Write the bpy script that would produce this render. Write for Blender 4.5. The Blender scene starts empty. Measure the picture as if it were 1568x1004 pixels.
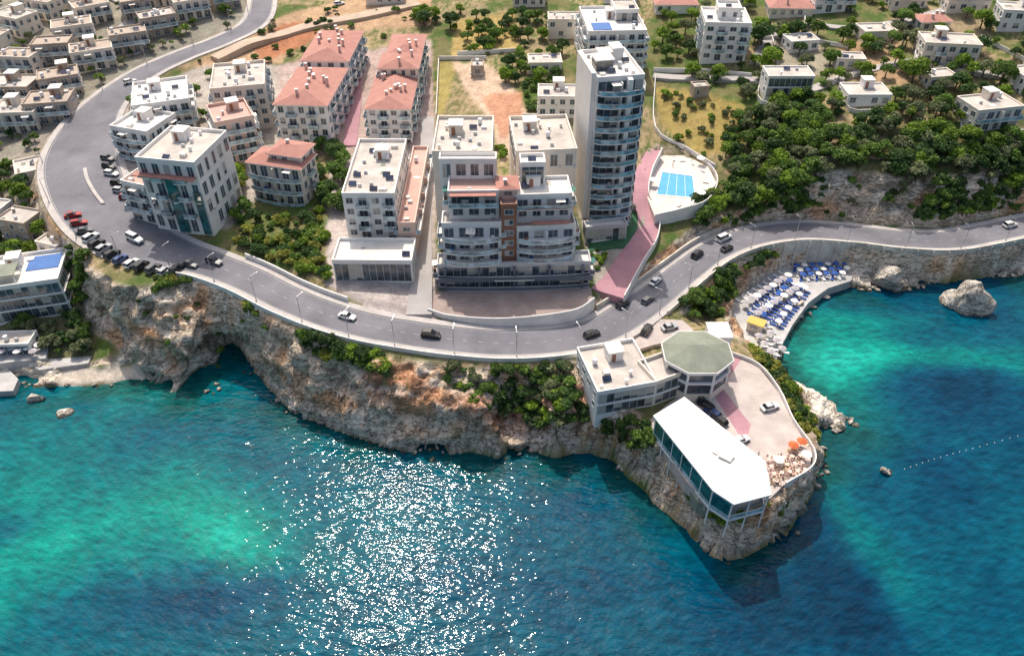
import bpy, math, random, numpy as np
from mathutils import Vector, Matrix
from mathutils.geometry import delaunay_2d_cdt
random.seed(7); rng=np.random.default_rng(7)
# ------------------------------------------------------------------ survey helpers
F=1200.0; CX=784.0; CY=502.0; TH=math.radians(40); HC=131.0
S_,C_=math.sin(TH),math.cos(TH)
def ray(u,v):
    a=(u-CX)/F; b=-(v-CY)/F
    return (a, C_+b*S_, -S_+b*C_)
def G(u,v,z):
    d=ray(u,v); t=(z-HC)/d[2]
    return (d[0]*t,d[1]*t,z)
def z_at(y,v):
    b=-(v-CY)/F
    return HC-y*(S_-b*C_)/(b*S_+C_)
def y_at(v,z):
    d=ray(CX,v); return d[1]*(z-HC)/d[2]
def smooth(pts,n=8):
    P=[np.array(p,float) for p in pts]; P=[2*P[0]-P[1]]+P+[2*P[-1]-P[-2]]
    out=[]
    for i in range(1,len(P)-2):
        for k in range(n):
            t=k/n
            out.append(0.5*((2*P[i])+(-P[i-1]+P[i+1])*t+(2*P[i-1]-5*P[i]+4*P[i+1]-P[i+2])*t*t+(-P[i-1]+3*P[i]-3*P[i+1]+P[i+2])*t**3))
    out.append(P[-2]); return np.array(out)
def dens(pts,step=2.5):
    out=[]
    for a,b in zip(pts[:-1],pts[1:]):
        a=np.array(a,float); b=np.array(b,float); n=max(1,int(np.linalg.norm((b-a)[:2])/step))
        for k in range(n): out.append(a+(b-a)*k/n)
    out.append(np.array(pts[-1],float)); return out
def _h(i,j,k):
    h=(i*73856093)^(j*19349663)^(k*83492791); h&=0xffffffff
    h=((h^(h>>13))*1274126177)&0xffffffff
    h=((h^(h>>15))*2246822519)&0xffffffff
    return ((h^(h>>16))&0xffff)/65535.0
def vn(x,y,z):
    x=np.asarray(x,float);y=np.asarray(y,float);z=np.asarray(z,float)+0*x
    i=np.floor(x).astype(np.int64);j=np.floor(y).astype(np.int64);k=np.floor(z).astype(np.int64)
    a=x-i;b=y-j;c=z-k; a=a*a*(3-2*a);b=b*b*(3-2*b);c=c*c*(3-2*c)
    r=0
    for di in (0,1):
        for dj in (0,1):
            for dk in (0,1):
                r=r+_h(i+di,j+dj,k+dk)*(a if di else 1-a)*(b if dj else 1-b)*(c if dk else 1-c)
    return r
def fbm(x,y,z=0.0,o=4):
    r=0;A=0.5;T=0
    for q in range(o):
        r=r+A*vn(x*2**q+q*17.3,y*2**q+q*9.1,np.asarray(z)*2**q+q*5.7);T+=A;A*=0.5
    return r/T
def pip(x,y,poly):
    x=np.asarray(x);y=np.asarray(y);ins=np.zeros(x.shape,bool)
    n=len(poly)
    for i in range(n):
        x0,y0=poly[i][0],poly[i][1];x1,y1=poly[(i+1)%n][0],poly[(i+1)%n][1]
        if y0==y1: continue
        cnd=((y0>y)!=(y1>y))&(x<(x1-x0)*(y-y0)/(y1-y0)+x0)
        ins^=cnd
    return ins
scene=bpy.context.scene
def link(o): scene.collection.objects.link(o); return o
# ------------------------------------------------------------------ materials
def nt(name):
    m=bpy.data.materials.new(name); m.use_nodes=True
    N=m.node_tree.nodes; L=m.node_tree.links; N.clear()
    o=N.new('ShaderNodeOutputMaterial'); b=N.new('ShaderNodeBsdfPrincipled'); L.new(b.outputs[0],o.inputs[0])
    return m,N,L,b,o
def noise(N,L,co,scale,detail=3,rough=.6):
    n=N.new('ShaderNodeTexNoise'); n.inputs['Scale'].default_value=scale; n.inputs['Detail'].default_value=detail; n.inputs['Roughness'].default_value=rough
    L.new(co,n.inputs['Vector']); return n.outputs['Fac']
def mixc(N,L,f,a,b,mode='MIX'):
    n=N.new('ShaderNodeMix'); n.data_type='RGBA'; n.blend_type=mode
    for s,v in ((0,f),(6,a),(7,b)):
        if isinstance(v,bpy.types.NodeSocket): L.new(v,n.inputs[s])
        elif s==0: n.inputs[0].default_value=v
        else: n.inputs[s].default_value=(*v,1)
    return n.outputs[2]
def ramp(N,L,f,a,b,c=0,d=1):
    n=N.new('ShaderNodeMapRange'); L.new(f,n.inputs[0]); n.inputs[1].default_value=a; n.inputs[2].default_value=b; n.inputs[3].default_value=c; n.inputs[4].default_value=d; return n.outputs[0]
def M(name,col,rough=.75,ns=.35,amt=.18,bs=6,bd=.03,metal=0,spec=.4,fine=3.0,tint=None):
    m,N,L,b,o=nt(name); tc=N.new('ShaderNodeTexCoord').outputs['Object']
    f=ramp(N,L,noise(N,L,tc,ns,4,.65),.3,.7)
    hi=tuple(min(1,x*(1+amt)) for x in col); lo=tuple(x*(1-amt) for x in (tint or col))
    c=mixc(N,L,f,lo,hi)
    if amt>.06:
        f2=ramp(N,L,noise(N,L,tc,fine,2,.6),.25,.75)
        c=mixc(N,L,amt*1.2,c,mixc(N,L,f2,tuple(x*.55 for x in col),tuple(min(1,x*1.25) for x in col)))
    L.new(c,b.inputs['Base Color']); b.inputs['Roughness'].default_value=rough; b.inputs['Metallic'].default_value=metal
    b.inputs['Specular IOR Level'].default_value=spec
    if bd>.015:
        bp=N.new('ShaderNodeBump'); bp.inputs['Distance'].default_value=bd; bp.inputs['Strength'].default_value=.6
        L.new(noise(N,L,tc,bs,2),bp.inputs['Height']); L.new(bp.outputs[0],b.inputs['Normal'])
    return m
MT={}
MT['white']=M('white_plaster',(.86,.82,.79),.8,.25,.07,8,.01)
MT['cream']=M('cream_plaster',(.80,.71,.62),.8,.25,.09,8,.01)
MT['pink']=M('pink_plaster',(.72,.52,.45),.8,.25,.09,8,.01)
MT['grey']=M('grey_plaster',(.58,.56,.57),.8,.25,.1,8,.01)
MT['stone']=M('stone_cladding',(.44,.36,.30),.85,.4,.2,3,.05)
MT['slab']=M('balcony_slabs',(.84,.80,.78),.75,.3,.07,8,.01)
MT['darkslab']=M('dark_fascia',(.12,.14,.18),.5,.3,.1,8,0)
MT['roof']=M('roof_screed',(.56,.51,.46),.85,.18,.22,5,.02,tint=(.42,.38,.36))
MT['roofw']=M('roof_membrane',(.70,.67,.63),.7,.15,.15,5,.02)
MT['roofp']=M('roof_terrace_tiles',(.52,.33,.28),.7,.3,.14,5,.02)
MT['roofg']=M('roof_green_grey',(.23,.25,.20),.8,.3,.2,5,.02)
MT['frame']=M('window_frames',(.68,.68,.68),.5,.5,.05,8,0)
MT['blind']=M('window_blinds',(.50,.46,.42),.7,.5,.15,8,0)
MT['fin']=M('brown_cladding',(.30,.14,.09),.6,.6,.15,8,.01)
MT['metal']=M('galvanised_metal',(.45,.46,.48),.35,.8,.1,8,0,metal=.7)
MT['ac']=M('ac_unit_casing',(.6,.6,.6),.5,.8,.1,8,0)
MT['tank']=M('water_tank_plastic',(.75,.76,.78),.4,.8,.08,8,0)
MT['bluemat']=M('blue_deck',(.06,.16,.42),.7,.5,.15,5,.01)
MT['green']=M('green_awning',(.02,.16,.14),.5,.5,.15,5,.01)
def glassm(name,col,rough=.06,ns=.45):
    m,N,L,b,o=nt(name); tc=N.new('ShaderNodeTexCoord').outputs['Object']
    f=ramp(N,L,noise(N,L,tc,ns,2),.35,.65)
    L.new(mixc(N,L,f,tuple(x*.5 for x in col),tuple(x*1.6 for x in col)),b.inputs['Base Color'])
    b.inputs['Roughness'].default_value=rough; b.inputs['IOR'].default_value=1.5; b.inputs['Specular IOR Level'].default_value=.8
    return m
MT['glass']=glassm('window_glass',(.08,.10,.12))
MT['rail']=glassm('glass_balustrade',(.33,.43,.48),.12)
MT['railb']=glassm('blue_glass_balustrade',(.17,.34,.42),.1)
MT['tealglass']=glassm('teal_glass',(.02,.12,.13))
MT['solar']=glassm('solar_panel',(.02,.03,.07))
def tiles():
    m,N,L,b,o=nt('red_roof_tiles'); tc=N.new('ShaderNodeTexCoord').outputs['Object']
    f=ramp(N,L,noise(N,L,tc,.5,4),.3,.7); f2=noise(N,L,tc,7,2)
    c=mixc(N,L,f,(.42,.17,.14),(.56,.27,.22)); c=mixc(N,L,.35,c,mixc(N,L,ramp(N,L,f2,.3,.7),(.28,.11,.08),(.62,.36,.30)))
    L.new(c,b.inputs['Base Color']); b.inputs['Roughness'].default_value=.8
    w=N.new('ShaderNodeTexWave'); w.bands_direction='X'; w.inputs['Scale'].default_value=1.3; L.new(tc,w.inputs['Vector'])
    bp=N.new('ShaderNodeBump'); bp.inputs['Distance'].default_value=.06; L.new(w.outputs['Fac'],bp.inputs['Height']); L.new(bp.outputs[0],b.inputs['Normal'])
    return m
MT['tiles']=tiles()
ASPH=M('asphalt',(.19,.185,.21),.85,.10,.22,14,.01,tint=(.15,.147,.17))
ASPH2=M('faded_concrete_paving',(.42,.39,.38),.85,.12,.22,10,.01)
PAVE=M('sidewalk_paving',(.48,.44,.42),.85,.3,.18,8,.01)
PINKP=M('pink_road_surface',(.44,.23,.27),.8,.2,.2,10,.01)
PAINT=M('road_paint',(.46,.46,.45),.6,2,.3,10,0)
CONC=M('concrete_wall',(.70,.64,.57),.85,.22,.24,3,.04,tint=(.46,.41,.36))
WHITEW=M('white_wall',(.76,.73,.70),.8,.3,.14,5,.02)
def brickpave(name,c1,c2,sc):
    m,N,L,b,o=nt(name); tc=N.new('ShaderNodeTexCoord').outputs['Object']
    br=N.new('ShaderNodeTexBrick'); L.new(tc,br.inputs['Vector']); br.inputs['Scale'].default_value=sc
    br.inputs['Color1'].default_value=(*c1,1); br.inputs['Color2'].default_value=(*c2,1); br.inputs['Mortar'].default_value=(*[x*.75 for x in c1],1)
    br.inputs['Mortar Size'].default_value=.02
    f=ramp(N,L,noise(N,L,tc,.25,5),.3,.7)
    c=mixc(N,L,mixc(N,L,f,(.25,.25,.25),(.65,.65,.65)),br.outputs['Color'],tuple((a+b_)/2 for a,b_ in zip(c1,c2)))
    c=mixc(N,L,1.0,c,mixc(N,L,f,(.76,.76,.76),(1.1,1.1,1.1)),'MULTIPLY')
    L.new(c,b.inputs['Base Color']); b.inputs['Roughness'].default_value=.85
    return m
FORE=brickpave('forecourt_paving',(.34,.25,.22),(.42,.34,.31),.5)
CARP=brickpave('car_park_paving',(.52,.44,.41),(.58,.50,.47),.5)
DECK=brickpave('concrete_deck',(.48,.46,.45),(.55,.53,.52),.3)
# ------------------------------------------------------------------ mesh builder
class MB:
    def __init__(s): s.v=[];s.f=[]
    def box(s,O,ux,uy,x0,x1,y0,y1,z0,z1):
        n=len(s.v)
        for z in (z0,z1):
            for (x,y) in ((x0,y0),(x1,y0),(x1,y1),(x0,y1)):
                s.v.append((O[0]+ux[0]*x+uy[0]*y,O[1]+ux[1]*x+uy[1]*y,z))
        fl=(ux[0]*uy[1]-ux[1]*uy[0])<0
        for q in ((0,3,2,1),(4,5,6,7),(0,1,5,4),(1,2,6,5),(2,3,7,6),(3,0,4,7)):
            q=tuple(n+i for i in q); s.f.append(q[::-1] if fl else q)
    def prism(s,poly,z0,z1):
        poly=list(poly)
        a=sum(poly[i][0]*poly[(i+1)%len(poly)][1]-poly[(i+1)%len(poly)][0]*poly[i][1] for i in range(len(poly)))
        if a<0: poly=poly[::-1]
        n=len(s.v);k=len(poly)
        for z in (z0,z1):
            for p in poly: s.v.append((p[0],p[1],z))
        s.f.append(tuple(n+i for i in range(k))[::-1]); s.f.append(tuple(n+k+i for i in range(k)))
        for i in range(k):
            j=(i+1)%k; s.f.append((n+i,n+j,n+k+j,n+k+i))
    def cyl(s,x,y,r,z0,z1,k=10,r2=None):
        r2=r if r2 is None else r2
        n=len(s.v)
        for z,rr in ((z0,r),(z1,r2)):
            for i in range(k): s.v.append((x+rr*math.cos(i*6.2832/k),y+rr*math.sin(i*6.2832/k),z))
        s.f.append(tuple(n+i for i in range(k))[::-1]); s.f.append(tuple(n+k+i for i in range(k)))
        for i in range(k):
            j=(i+1)%k; s.f.append((n+i,n+j,n+k+j,n+k+i))
    def strip(s,P,Q,z0,z1):
        n=len(s.v);k=len(P)
        z0=np.broadcast_to(z0,(k,));z1=np.broadcast_to(z1,(k,))
        for i in range(k):
            s.v+= [(P[i][0],P[i][1],z0[i]),(P[i][0],P[i][1],z1[i]),(Q[i][0],Q[i][1],z1[i]),(Q[i][0],Q[i][1],z0[i])]
        for i in range(k-1):
            a=n+4*i;b=a+4
            s.f+= [(a,a+1,b+1,b),(a+1,a+2,b+2,b+1),(a+2,a+3,b+3,b+2),(a+3,a,b,b+3)]
        s.f+= [(n,n+3,n+2,n+1)]; e=n+4*(k-1); s.f+=[(e,e+1,e+2,e+3)]
    def obj(s,name,mat,off=(0,0,0),parent=None,smoothf=False):
        me=bpy.data.meshes.new(name)
        me.from_pydata([(x-off[0],y-off[1],z-off[2]) for x,y,z in s.v],[],s.f); me.materials.append(mat)
        o=bpy.data.objects.new(name,me); link(o)
        if parent: o.parent=parent
        else: o.location=off
        return o
# ------------------------------------------------------------------ terrain controls
coast=[(-260,640),(-80,600),(0,592),(40,594),(90,592),(120,592),(160,590),(200,580),(235,586),(265,605),(300,606),(335,600),(332,582),(350,566),(375,568),(400,580),(420,602),(450,632),(480,645),(520,660),(560,672),(600,685),(640,698),(680,697),(720,690),(745,695),(765,700),(775,684),(800,690),(850,697),(900,690),(940,702),(965,732),(990,747),(1000,770),(1030,790),(1060,815),(1080,845),(1110,857),(1135,855),(1165,835),(1200,825),(1215,800),(1235,765),(1250,745),(1256,710),(1245,672),(1255,650),(1300,661),(1312,656),(1290,636),(1250,617),(1215,590),(1190,562),(1195,535),(1215,500),(1240,465),(1265,445),(1300,438),(1330,446),(1350,432),(1380,444),(1430,436),(1470,428),(1500,425),(1568,420),(1700,415),(1900,420)]
COAST=[G(u,v,0) for u,v in coast]
coastd=np.array(dens(COAST,1.5))
landpoly=[(-3000,COAST[0][1]+10)]+[(p[0],p[1]) for p in COAST]+[(3000,COAST[-1][1]),(3000,4000),(-3000,4000)]
roadc=[(404,-70,36,4),(402,0,34,4),(388,36,32.5,4),(340,62,31,4),(280,85,29.5,4.2),(222,112,28,4.6),(172,148,26.5,5.5),(138,190,25,7.5),(124,240,24,9.5),(135,290,23,9.5),(165,335,22,9),(208,366,21,8),(262,387,20.2,6),(320,404,19.6,4.6),(380,427,19,4.3),(440,457,18.4,4.2),(500,481,17.9,4.2),(560,498,17.3,4.2),(620,509,16.7,4.2),(700,520,16,4.2),(780,525,15.2,4.2),(860,520,14.5,4.2),(920,505,14,4.4),(965,480,13.5,4.6),(1010,448,12.6,4.2),(1050,416,11.8,4),(1095,384,11,4),(1150,363,10.5,4),(1220,353,10,4),(1300,357,9.5,4),(1380,366,9.2,4),(1450,368,9,4),(1510,358,9,4),(1568,346,9,4),(1660,328,9,4),(1800,300,9,4)]
RC=smooth([(*G(u,v,z),w) for u,v,z,w in roadc],10)
tan=np.gradient(RC[:,:2],axis=0); tan/=np.linalg.norm(tan,axis=1)[:,None]
NR=np.stack([-tan[:,1],tan[:,0]],1)
def off(d): 
    d=np.broadcast_to(d,(len(RC),)); return RC[:,:2]+NR*d[:,None]
top=[(130,392,20.5),(142,412,20),(170,432,20),(205,440,19.8),(250,434,19.6),(300,424,19.4),(350,438,19),(395,464,18.2),(430,492,17.5),(470,514,17),(520,530,16.6),(580,545,16),(650,556,15.3),(720,563,14.7),(800,563,14),(880,552,13.6)]
mid=[(455,545,13),(520,578,12),(600,600,11.5),(680,625,10.5),(760,645,9.5),(830,655,9),(900,648,9.2),(950,655,9.5),(985,690,9.5)]
low=[(220,500,12),(290,545,9),(350,520,11),(410,545,9),(160,480,9),(185,530,5)]
prom=[(895,560,12.5),(905,637,11),(985,645,11),(1002,668,10.6),(1050,738,10.6),(1075,770,10.3),(1120,786,10.3),(1180,767,10.5),(1212,742,10.8),(1240,716,10.8),(1240,682,10.8),(1212,640,10.8),(1190,594,10.8),(1160,560,11),(1125,535,11),(1108,492,11)]
ring=[(990,715,7),(1040,785,5.5),(1080,818,5),(1112,830,5),(1160,812,5.5),(1200,790,5.5),(1225,750,6),(1246,690,7),(1232,640,5),(1265,640,2.5),(1290,648,2),(1205,590,6),(1180,562,6)]
pts=[]
def addp(l,d=True):
    w=[G(*p) for p in l]; pts.extend(dens(w,3) if d else [np.array(p) for p in w])
addp(top);addp(mid);addp(prom);addp(ring,False);addp(low,False)
pts+= [np.array([p[0],p[1],0.0]) for p in coastd[::2]]
addp([(-200,500,6),(-60,560,2),(0,570,1.5),(60,570,1.2),(120,572,1),(180,568,1),(205,566,1.5)])
addp([(130,450,10),(145,510,4),(100,500,5),(40,500,6),(0,450,8),(60,430,9),(100,400,13),(60,370,14),(100,350,20),(0,350,13),(-100,400,10),(60,300,20.5),(20,260,20),(0,230,20),(-100,250,19),(0,180,23),(60,160,25),(0,120,26),(80,110,27.5),(0,60,30),(100,60,30),(180,90,29),(0,0,34),(100,0,34),(250,30,33),(200,0,35),(-100,0,33),(-150,120,26),(60,-60,38),(250,-80,40)],False)
addp([(500,-80,40),(700,-100,42),(900,-100,44),(1100,-100,46),(1300,-100,48),(1500,-100,50),(1700,-100,52),(-100,-100,40)],False)
addp([(300,120,27),(420,60,30),(520,20,33),(640,10,34),(430,100,27.5),(400,150,25.5),(320,180,25),(240,200,24.5),(230,250,23.5),(200,290,23),(240,330,21.5),(300,350,20.8),(350,340,20.5),(360,280,21.5),(430,240,23),(480,330,21),(500,400,19.8),(400,400,20),(450,420,19.7),(540,250,22.7),(545,150,25.5),(560,60,30),(650,150,25.5),(655,250,22.5),(648,350,20),(650,440,17.8),(650,480,17),(520,440,18.8),(600,470,17.8),(690,300,21),(690,440,17),(780,445,16.5),(900,442,16),(890,465,15.4),(700,488,16.4),(800,494,15.8),(750,200,25),(870,200,25),(700,100,28),(760,60,30),(830,110,28.5),(850,40,32),(700,10,34),(900,380,16.5),(960,380,15.5),(925,450,15),(1000,345,15.6),(1000,300,17.5),(1040,340,15.2),(1095,300,15.5),(1000,230,20.5),(1010,150,26),(1060,228,19.8),(1060,150,27),(1040,90,30),(1110,100,30.5),(1000,20,35),(1150,20,36),(1160,160,27.5),(1120,230,21),(1140,320,14),(1090,345,13.8),(1060,375,13),(1020,410,13.4),(975,455,14)],False)
addp([(1130,352,12),(1170,340,12),(1220,331,11),(1300,334,10.6),(1400,342,10.3),(1470,343,10),(1568,320,10),(1700,295,10)])
addp([(1210,290,18),(1255,255,22),(1300,260,21.5),(1350,262,21.5),(1400,275,20),(1430,262,21),(1480,265,20.5),(1530,258,20),(1568,240,21),(1700,210,22)])
addp([(1200,200,26),(1300,200,27),(1400,190,28),(1500,215,26),(1300,168,29),(1220,155,29.5),(1400,120,33),(1520,200,27.5),(1568,180,29),(1300,90,33),(1200,80,33),(1450,100,34),(1568,90,36),(1300,20,38),(1500,20,41),(1700,100,38),(1700,10,44)],False)
addp([(1025,478,12),(1060,480,9),(1085,500,9),(1105,480,6),(1125,430,5),(1100,412,10),(1150,392,9.6),(1180,402,3),(1200,410,2),(1115,486,2.2),(1140,520,2),(1170,548,2),(1230,420,1.8),(1300,422,1.5)],False)
addp([(1200,378,1.8),(1250,395,1.6),(1300,412,1.5),(1400,420,1.5),(1480,414,1.5),(1530,405,1.5),(1568,400,1.5),(1650,390,1.5)])
addp([(965,500,13),(1000,495,12.8),(1050,500,12),(960,545,12.2),(1050,560,11.8)],False)
pts+=[np.array(p,float) for p in ((-3000,COAST[0][1]+10,0),(3000,COAST[-1][1],0),(-3000,4000,200),(3000,4000,200),(0,4000,220),(-600,500,60),(0,520,60),(600,500,65),(-400,220,20),(400,240,20))]
xy=[(float(p[0]),float(p[1])) for p in pts]; zz=[float(p[2]) for p in pts]
r=delaunay_2d_cdt([Vector(p) for p in xy],[],[],0,1e-5)
tv=[(v[0],v[1]) for v in r[0]]; tz=[zz[o[0]] if o else 0 for o in r[3]]; tf=r[2]
def axis(parts): return np.concatenate(parts)
XS=axis([[-3000,-1500,-800,-500,-350],np.arange(-262,-130,1.0),np.arange(-130,90,.6),np.arange(90,264,.9),[350,500,800,1500,3000]])
YS=axis([[-2000,-500,0,40],np.arange(78,152,.55),np.arange(152,205,.8),np.arange(205,400,1.5),[430,480,600,900,1800,3900]])
GX,GY=np.meshgrid(XS,YS,indexing='ij'); GZ=np.full(GX.shape,-9.0)
for t in tf:
    (x0,y0),(x1,y1),(x2,y2)=[tv[i] for i in t]; z0,z1,z2=[tz[i] for i in t]
    det=(y1-y2)*(x0-x2)+(x2-x1)*(y0-y2)
    if abs(det)<1e-9: continue
    a0,a1=np.searchsorted(XS,min(x0,x1,x2)-1e-6),np.searchsorted(XS,max(x0,x1,x2)+1e-6)
    b0,b1=np.searchsorted(YS,min(y0,y1,y2)-1e-6),np.searchsorted(YS,max(y0,y1,y2)+1e-6)
    if a0==a1 or b0==b1: continue
    X=GX[a0:a1,b0:b1];Y=GY[a0:a1,b0:b1]
    l0=((y1-y2)*(X-x2)+(x2-x1)*(Y-y2))/det; l1=((y2-y0)*(X-x2)+(x0-x2)*(Y-y2))/det; l2=1-l0-l1
    m=(l0>-1e-6)&(l1>-1e-6)&(l2>-1e-6)
    GZ[a0:a1,b0:b1][m]=(l0*z0+l1*z1+l2*z2)[m]
LAND=pip(GX,GY,landpoly)
CD=np.full(GX.shape,99.0)
near=(GX>-264)&(GX<264)&(GY>60)&(GY<215)
ii=np.where(near); px=GX[ii];py=GY[ii]; dd=np.full(px.shape,1e9)
for k in range(0,len(coastd)):
    dd=np.minimum(dd,(px-coastd[k,0])**2+(py-coastd[k,1])**2)
CD[ii]=np.sqrt(dd)
GZ=np.where(LAND,np.maximum(GZ,0.1+np.minimum(CD*.4,.6)),-np.minimum(9,CD*.9))
def blur(Z):
    Q=Z.copy(); Q[1:-1,1:-1]=(Z[1:-1,1:-1]*2+Z[:-2,1:-1]+Z[2:,1:-1]+Z[1:-1,:-2]+Z[1:-1,2:])/6; return Q
for _ in range(2): GZ=blur(GZ)
def sst(x,a,b): t=np.clip((x-a)/(b-a),0,1); return t*t*(3-2*t)
# road corridor
RD=np.full(GX.shape,1e9); RZ=np.zeros(GX.shape); RW=np.full(GX.shape,4.0)
ii=np.where((GX>-264)&(GX<264)&(GY>100)&(GY<400)); px=GX[ii];py=GY[ii];bd=np.full(px.shape,1e18);bi=np.zeros(px.shape,int)
for k in range(len(RC)):
    d=(px-RC[k,0])**2+(py-RC[k,1])**2; mm=d<bd; bd[mm]=d[mm]; bi[mm]=k
RD[ii]=np.sqrt(bd);RZ[ii]=RC[bi,2];RW[ii]=RC[bi,3]
w=np.clip((RD-(RW+2.0))/2.5,0,1); w=w*w*(3-2*w)
GZ=np.where(LAND,GZ*w+(RZ-.22)*(1-w),GZ)
# level plots under terraces
P_FORE=[(655,446),(905,441),(908,458),(882,474),(830,484),(760,489),(690,484),(655,474)]
P_BEACH=[(1112,480),(1138,442),(1172,420),(1200,409),(1260,402),(1308,415),(1303,430),(1268,441),(1238,463),(1213,498),(1193,535),(1187,560),(1165,545),(1130,508)]
P_POOL=[(985,252),(1008,236),(1050,238),(1085,256),(1097,280),(1082,308),(1045,322),(1003,332),(990,300)]
P_CARP=[(1046,600),(1112,540),(1160,560),(1192,600),(1213,645),(1243,690),(1240,716),(1200,742),(1180,762),(1120,780),(1080,765),(1050,736),(1003,664),(990,648),(1020,620)]
P_RF=[(962,505),(1000,488),(1045,490),(1062,505),(1040,520),(1000,528),(960,540)]
P_LAWN=[(900,385),(955,378),(975,352),(982,322),(968,322),(962,345),(905,352)]
for P_,z_ in ((P_FORE,16.9),(P_BEACH,2.6),(P_POOL,18.2),(P_CARP,11.4),(P_RF,13.2),(P_LAWN,16.0)):
    wp=[G(u,v,z_) for u,v in P_]; m_=pip(GX,GY,wp); mm=m_.astype(float)
    for _ in range(2): mm=np.maximum(mm,blur(mm)*1.3)
    mm=np.clip(mm,0,1); GZ=np.where(mm>0,np.minimum(GZ,(z_-.35)*mm+GZ*(1-mm)),GZ)
def Hs(x,y):
    x=np.asarray(x,float);y=np.asarray(y,float)
    i=np.clip(np.searchsorted(XS,x)-1,0,len(XS)-2);j=np.clip(np.searchsorted(YS,y)-1,0,len(YS)-2)
    a=np.clip((x-XS[i])/(XS[i+1]-XS[i]),0,1);b=np.clip((y-YS[j])/(YS[j+1]-YS[j]),0,1)
    return GZ[i,j]*(1-a)*(1-b)+GZ[i+1,j]*a*(1-b)+GZ[i,j+1]*(1-a)*b+GZ[i+1,j+1]*a*b
TT=np.arange(110,700,.3)
def GT(u,v):
    d=ray(u,v); x=d[0]*TT;y=d[1]*TT;z=HC+d[2]*TT
    hit=np.where(z<=Hs(x,y))[0]
    k=hit[0] if len(hit) else len(TT)-1
    return (float(x[k]),float(y[k]),float(Hs(x[k],y[k])))
def gpoly(l): return [GT(u,v) for u,v in l]
gx=np.gradient(GZ,XS,axis=0);gy=np.gradient(GZ,YS,axis=1); slope=np.sqrt(gx*gx+gy*gy)
n1=fbm(GX*.05,GY*.05,3.1);n2=fbm(GX*.25,GY*.25,7.7);n3=fbm(GX*.9,GY*.9,1.7,3)
def mx(a,b,t): t=t[...,None]; return a*(1-t)+b*t
col=np.zeros(GX.shape+(3,)); col[:]=(.17,.16,.07)
col=mx(col,np.array([.08,.13,.03]),sst(n2,.4,.62)); col=mx(col,np.array([.42,.31,.19]),sst(n1,.46,.6)*sst(n3,.35,.6)*.8)
zones=[
 ([(-200,-60),(400,-60),(395,45),(250,105),(165,170),(110,200),(70,300),(-200,330)],(.32,.29,.26),.75),
 ([(150,170),(330,90),(430,100),(430,260),(350,350),(190,350),(170,260)],(.44,.39,.36),.9),
 ([(270,105),(335,78),(420,30),(500,5),(660,-20),(660,40),(560,45),(455,62),(430,98),(330,100)],(.48,.32,.20),1),
 ([(380,60),(440,35),(500,30),(470,70),(400,95)],(.40,.17,.09),.95),
 ([(425,100),(660,60),(668,250),(520,240),(430,230)],(.44,.34,.31),1),
 ([(505,240),(668,240),(668,500),(590,485),(500,440)],(.46,.40,.38),1),
 ([(690,88),(700,28),(790,22),(795,75)],(.42,.31,.12),1),
 ([(672,95),(700,95),(680,175),(670,175)],(.34,.28,.10),1),
 ([(690,95),(742,95),(792,140),(805,175),(800,215),(770,250),(750,185),(720,150)],(.58,.43,.32),1),
 ([(735,145),(800,140),(800,200),(770,215)],(.48,.24,.15),.9),
 ([(1003,132),(1060,140),(1165,165),(1165,200),(1090,240),(1050,225),(1010,190)],(.36,.27,.09),.85),
 ([(1290,60),(1380,60),(1390,130),(1270,120)],(.46,.30,.19),.8),
 ([(1170,60),(1250,50),(1280,120),(1190,110)],(.42,.36,.30),.7),
 ([(1420,10),(1500,5),(1520,60),(1430,70)],(.40,.30,.2),.6),
 ([(880,300),(1000,330),(975,400),(915,460),(905,400)],(.42,.37,.34),.8),
 ([(95,560),(215,545),(225,590),(90,600)],(.55,.48,.41),1),
 ([(-200,330),(70,300),(130,380),(140,560),(-200,580)],(.20,.18,.11),.6),
]
for zl,cc,am in zones:
    P=gpoly(zl); m=pip(GX+ (n3-.5)*1.5,GY+(n2-.5)*4,P)
    mm=m.astype(float)*am; mm=blur(mm); jit=.75+.5*n2
    col=mx(col,np.array(cc)[None,None,:]*jit[...,None],mm)
rock=sst(slope,.75,1.15)*LAND
cpoly=[G(*p)[:2] for p in top]+[G(u,v,0)[:2] for u,v in coast[31:6:-1]]
cp=pip(GX,GY,cpoly)*1.0
for _ in range(2): cp=blur(cp)
rock=np.maximum(rock,cp*sst(n2*.6+n3*.4,.34,.46))
rock=np.maximum(rock,(CD<7)*(LAND)*sst(n2*1.0+ (7-CD)*.12,.45,.8))
P=gpoly([(95,560),(215,545),(225,600),(90,610)]); rock=np.where(pip(GX,GY,P),0,rock)
pinkrock=pip(GX,GY,gpoly([(575,556),(640,560),(700,610),(800,620),(900,590),(900,640),(720,645),(560,610)]))*1.0
for _ in range(4): pinkrock=blur(pinkrock)
rock=np.maximum(rock,pinkrock*sst(n3*.5+n2*.5,.3,.45))
rc=np.zeros(GX.shape+(3,)); rc[:]=(.70,.575,.455)
rn=fbm(GX*.10,GY*.10,GZ*.16,5); rn2=fbm(GX*.4+20,GY*.4,GZ*.9,4); rn3=fbm(GX*.2+70,GY*.2,GZ*.7,4)
rc=mx(rc,np.array([.74,.42,.23]),sst(rn,.46,.60)*.85); rc=mx(rc,np.array([.68,.34,.20]),pinkrock*.8)
rc=mx(rc,np.array([.30,.24,.18]),sst(rn2,.56,.72)*.5); rc=mx(rc,np.array([.88,.81,.71]),sst(rn3,.48,.34)*.7)
rc=mx(rc,np.array([.86,.80,.71]),sst(-GZ,-5.5,-1.5)*.65)
rc=mx(rc,np.array([.16,.13,.09]),sst(-GZ,-.5,-.1))
col=mx(col,rc,rock)
gl=np.maximum(slope,1e-4)
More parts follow.
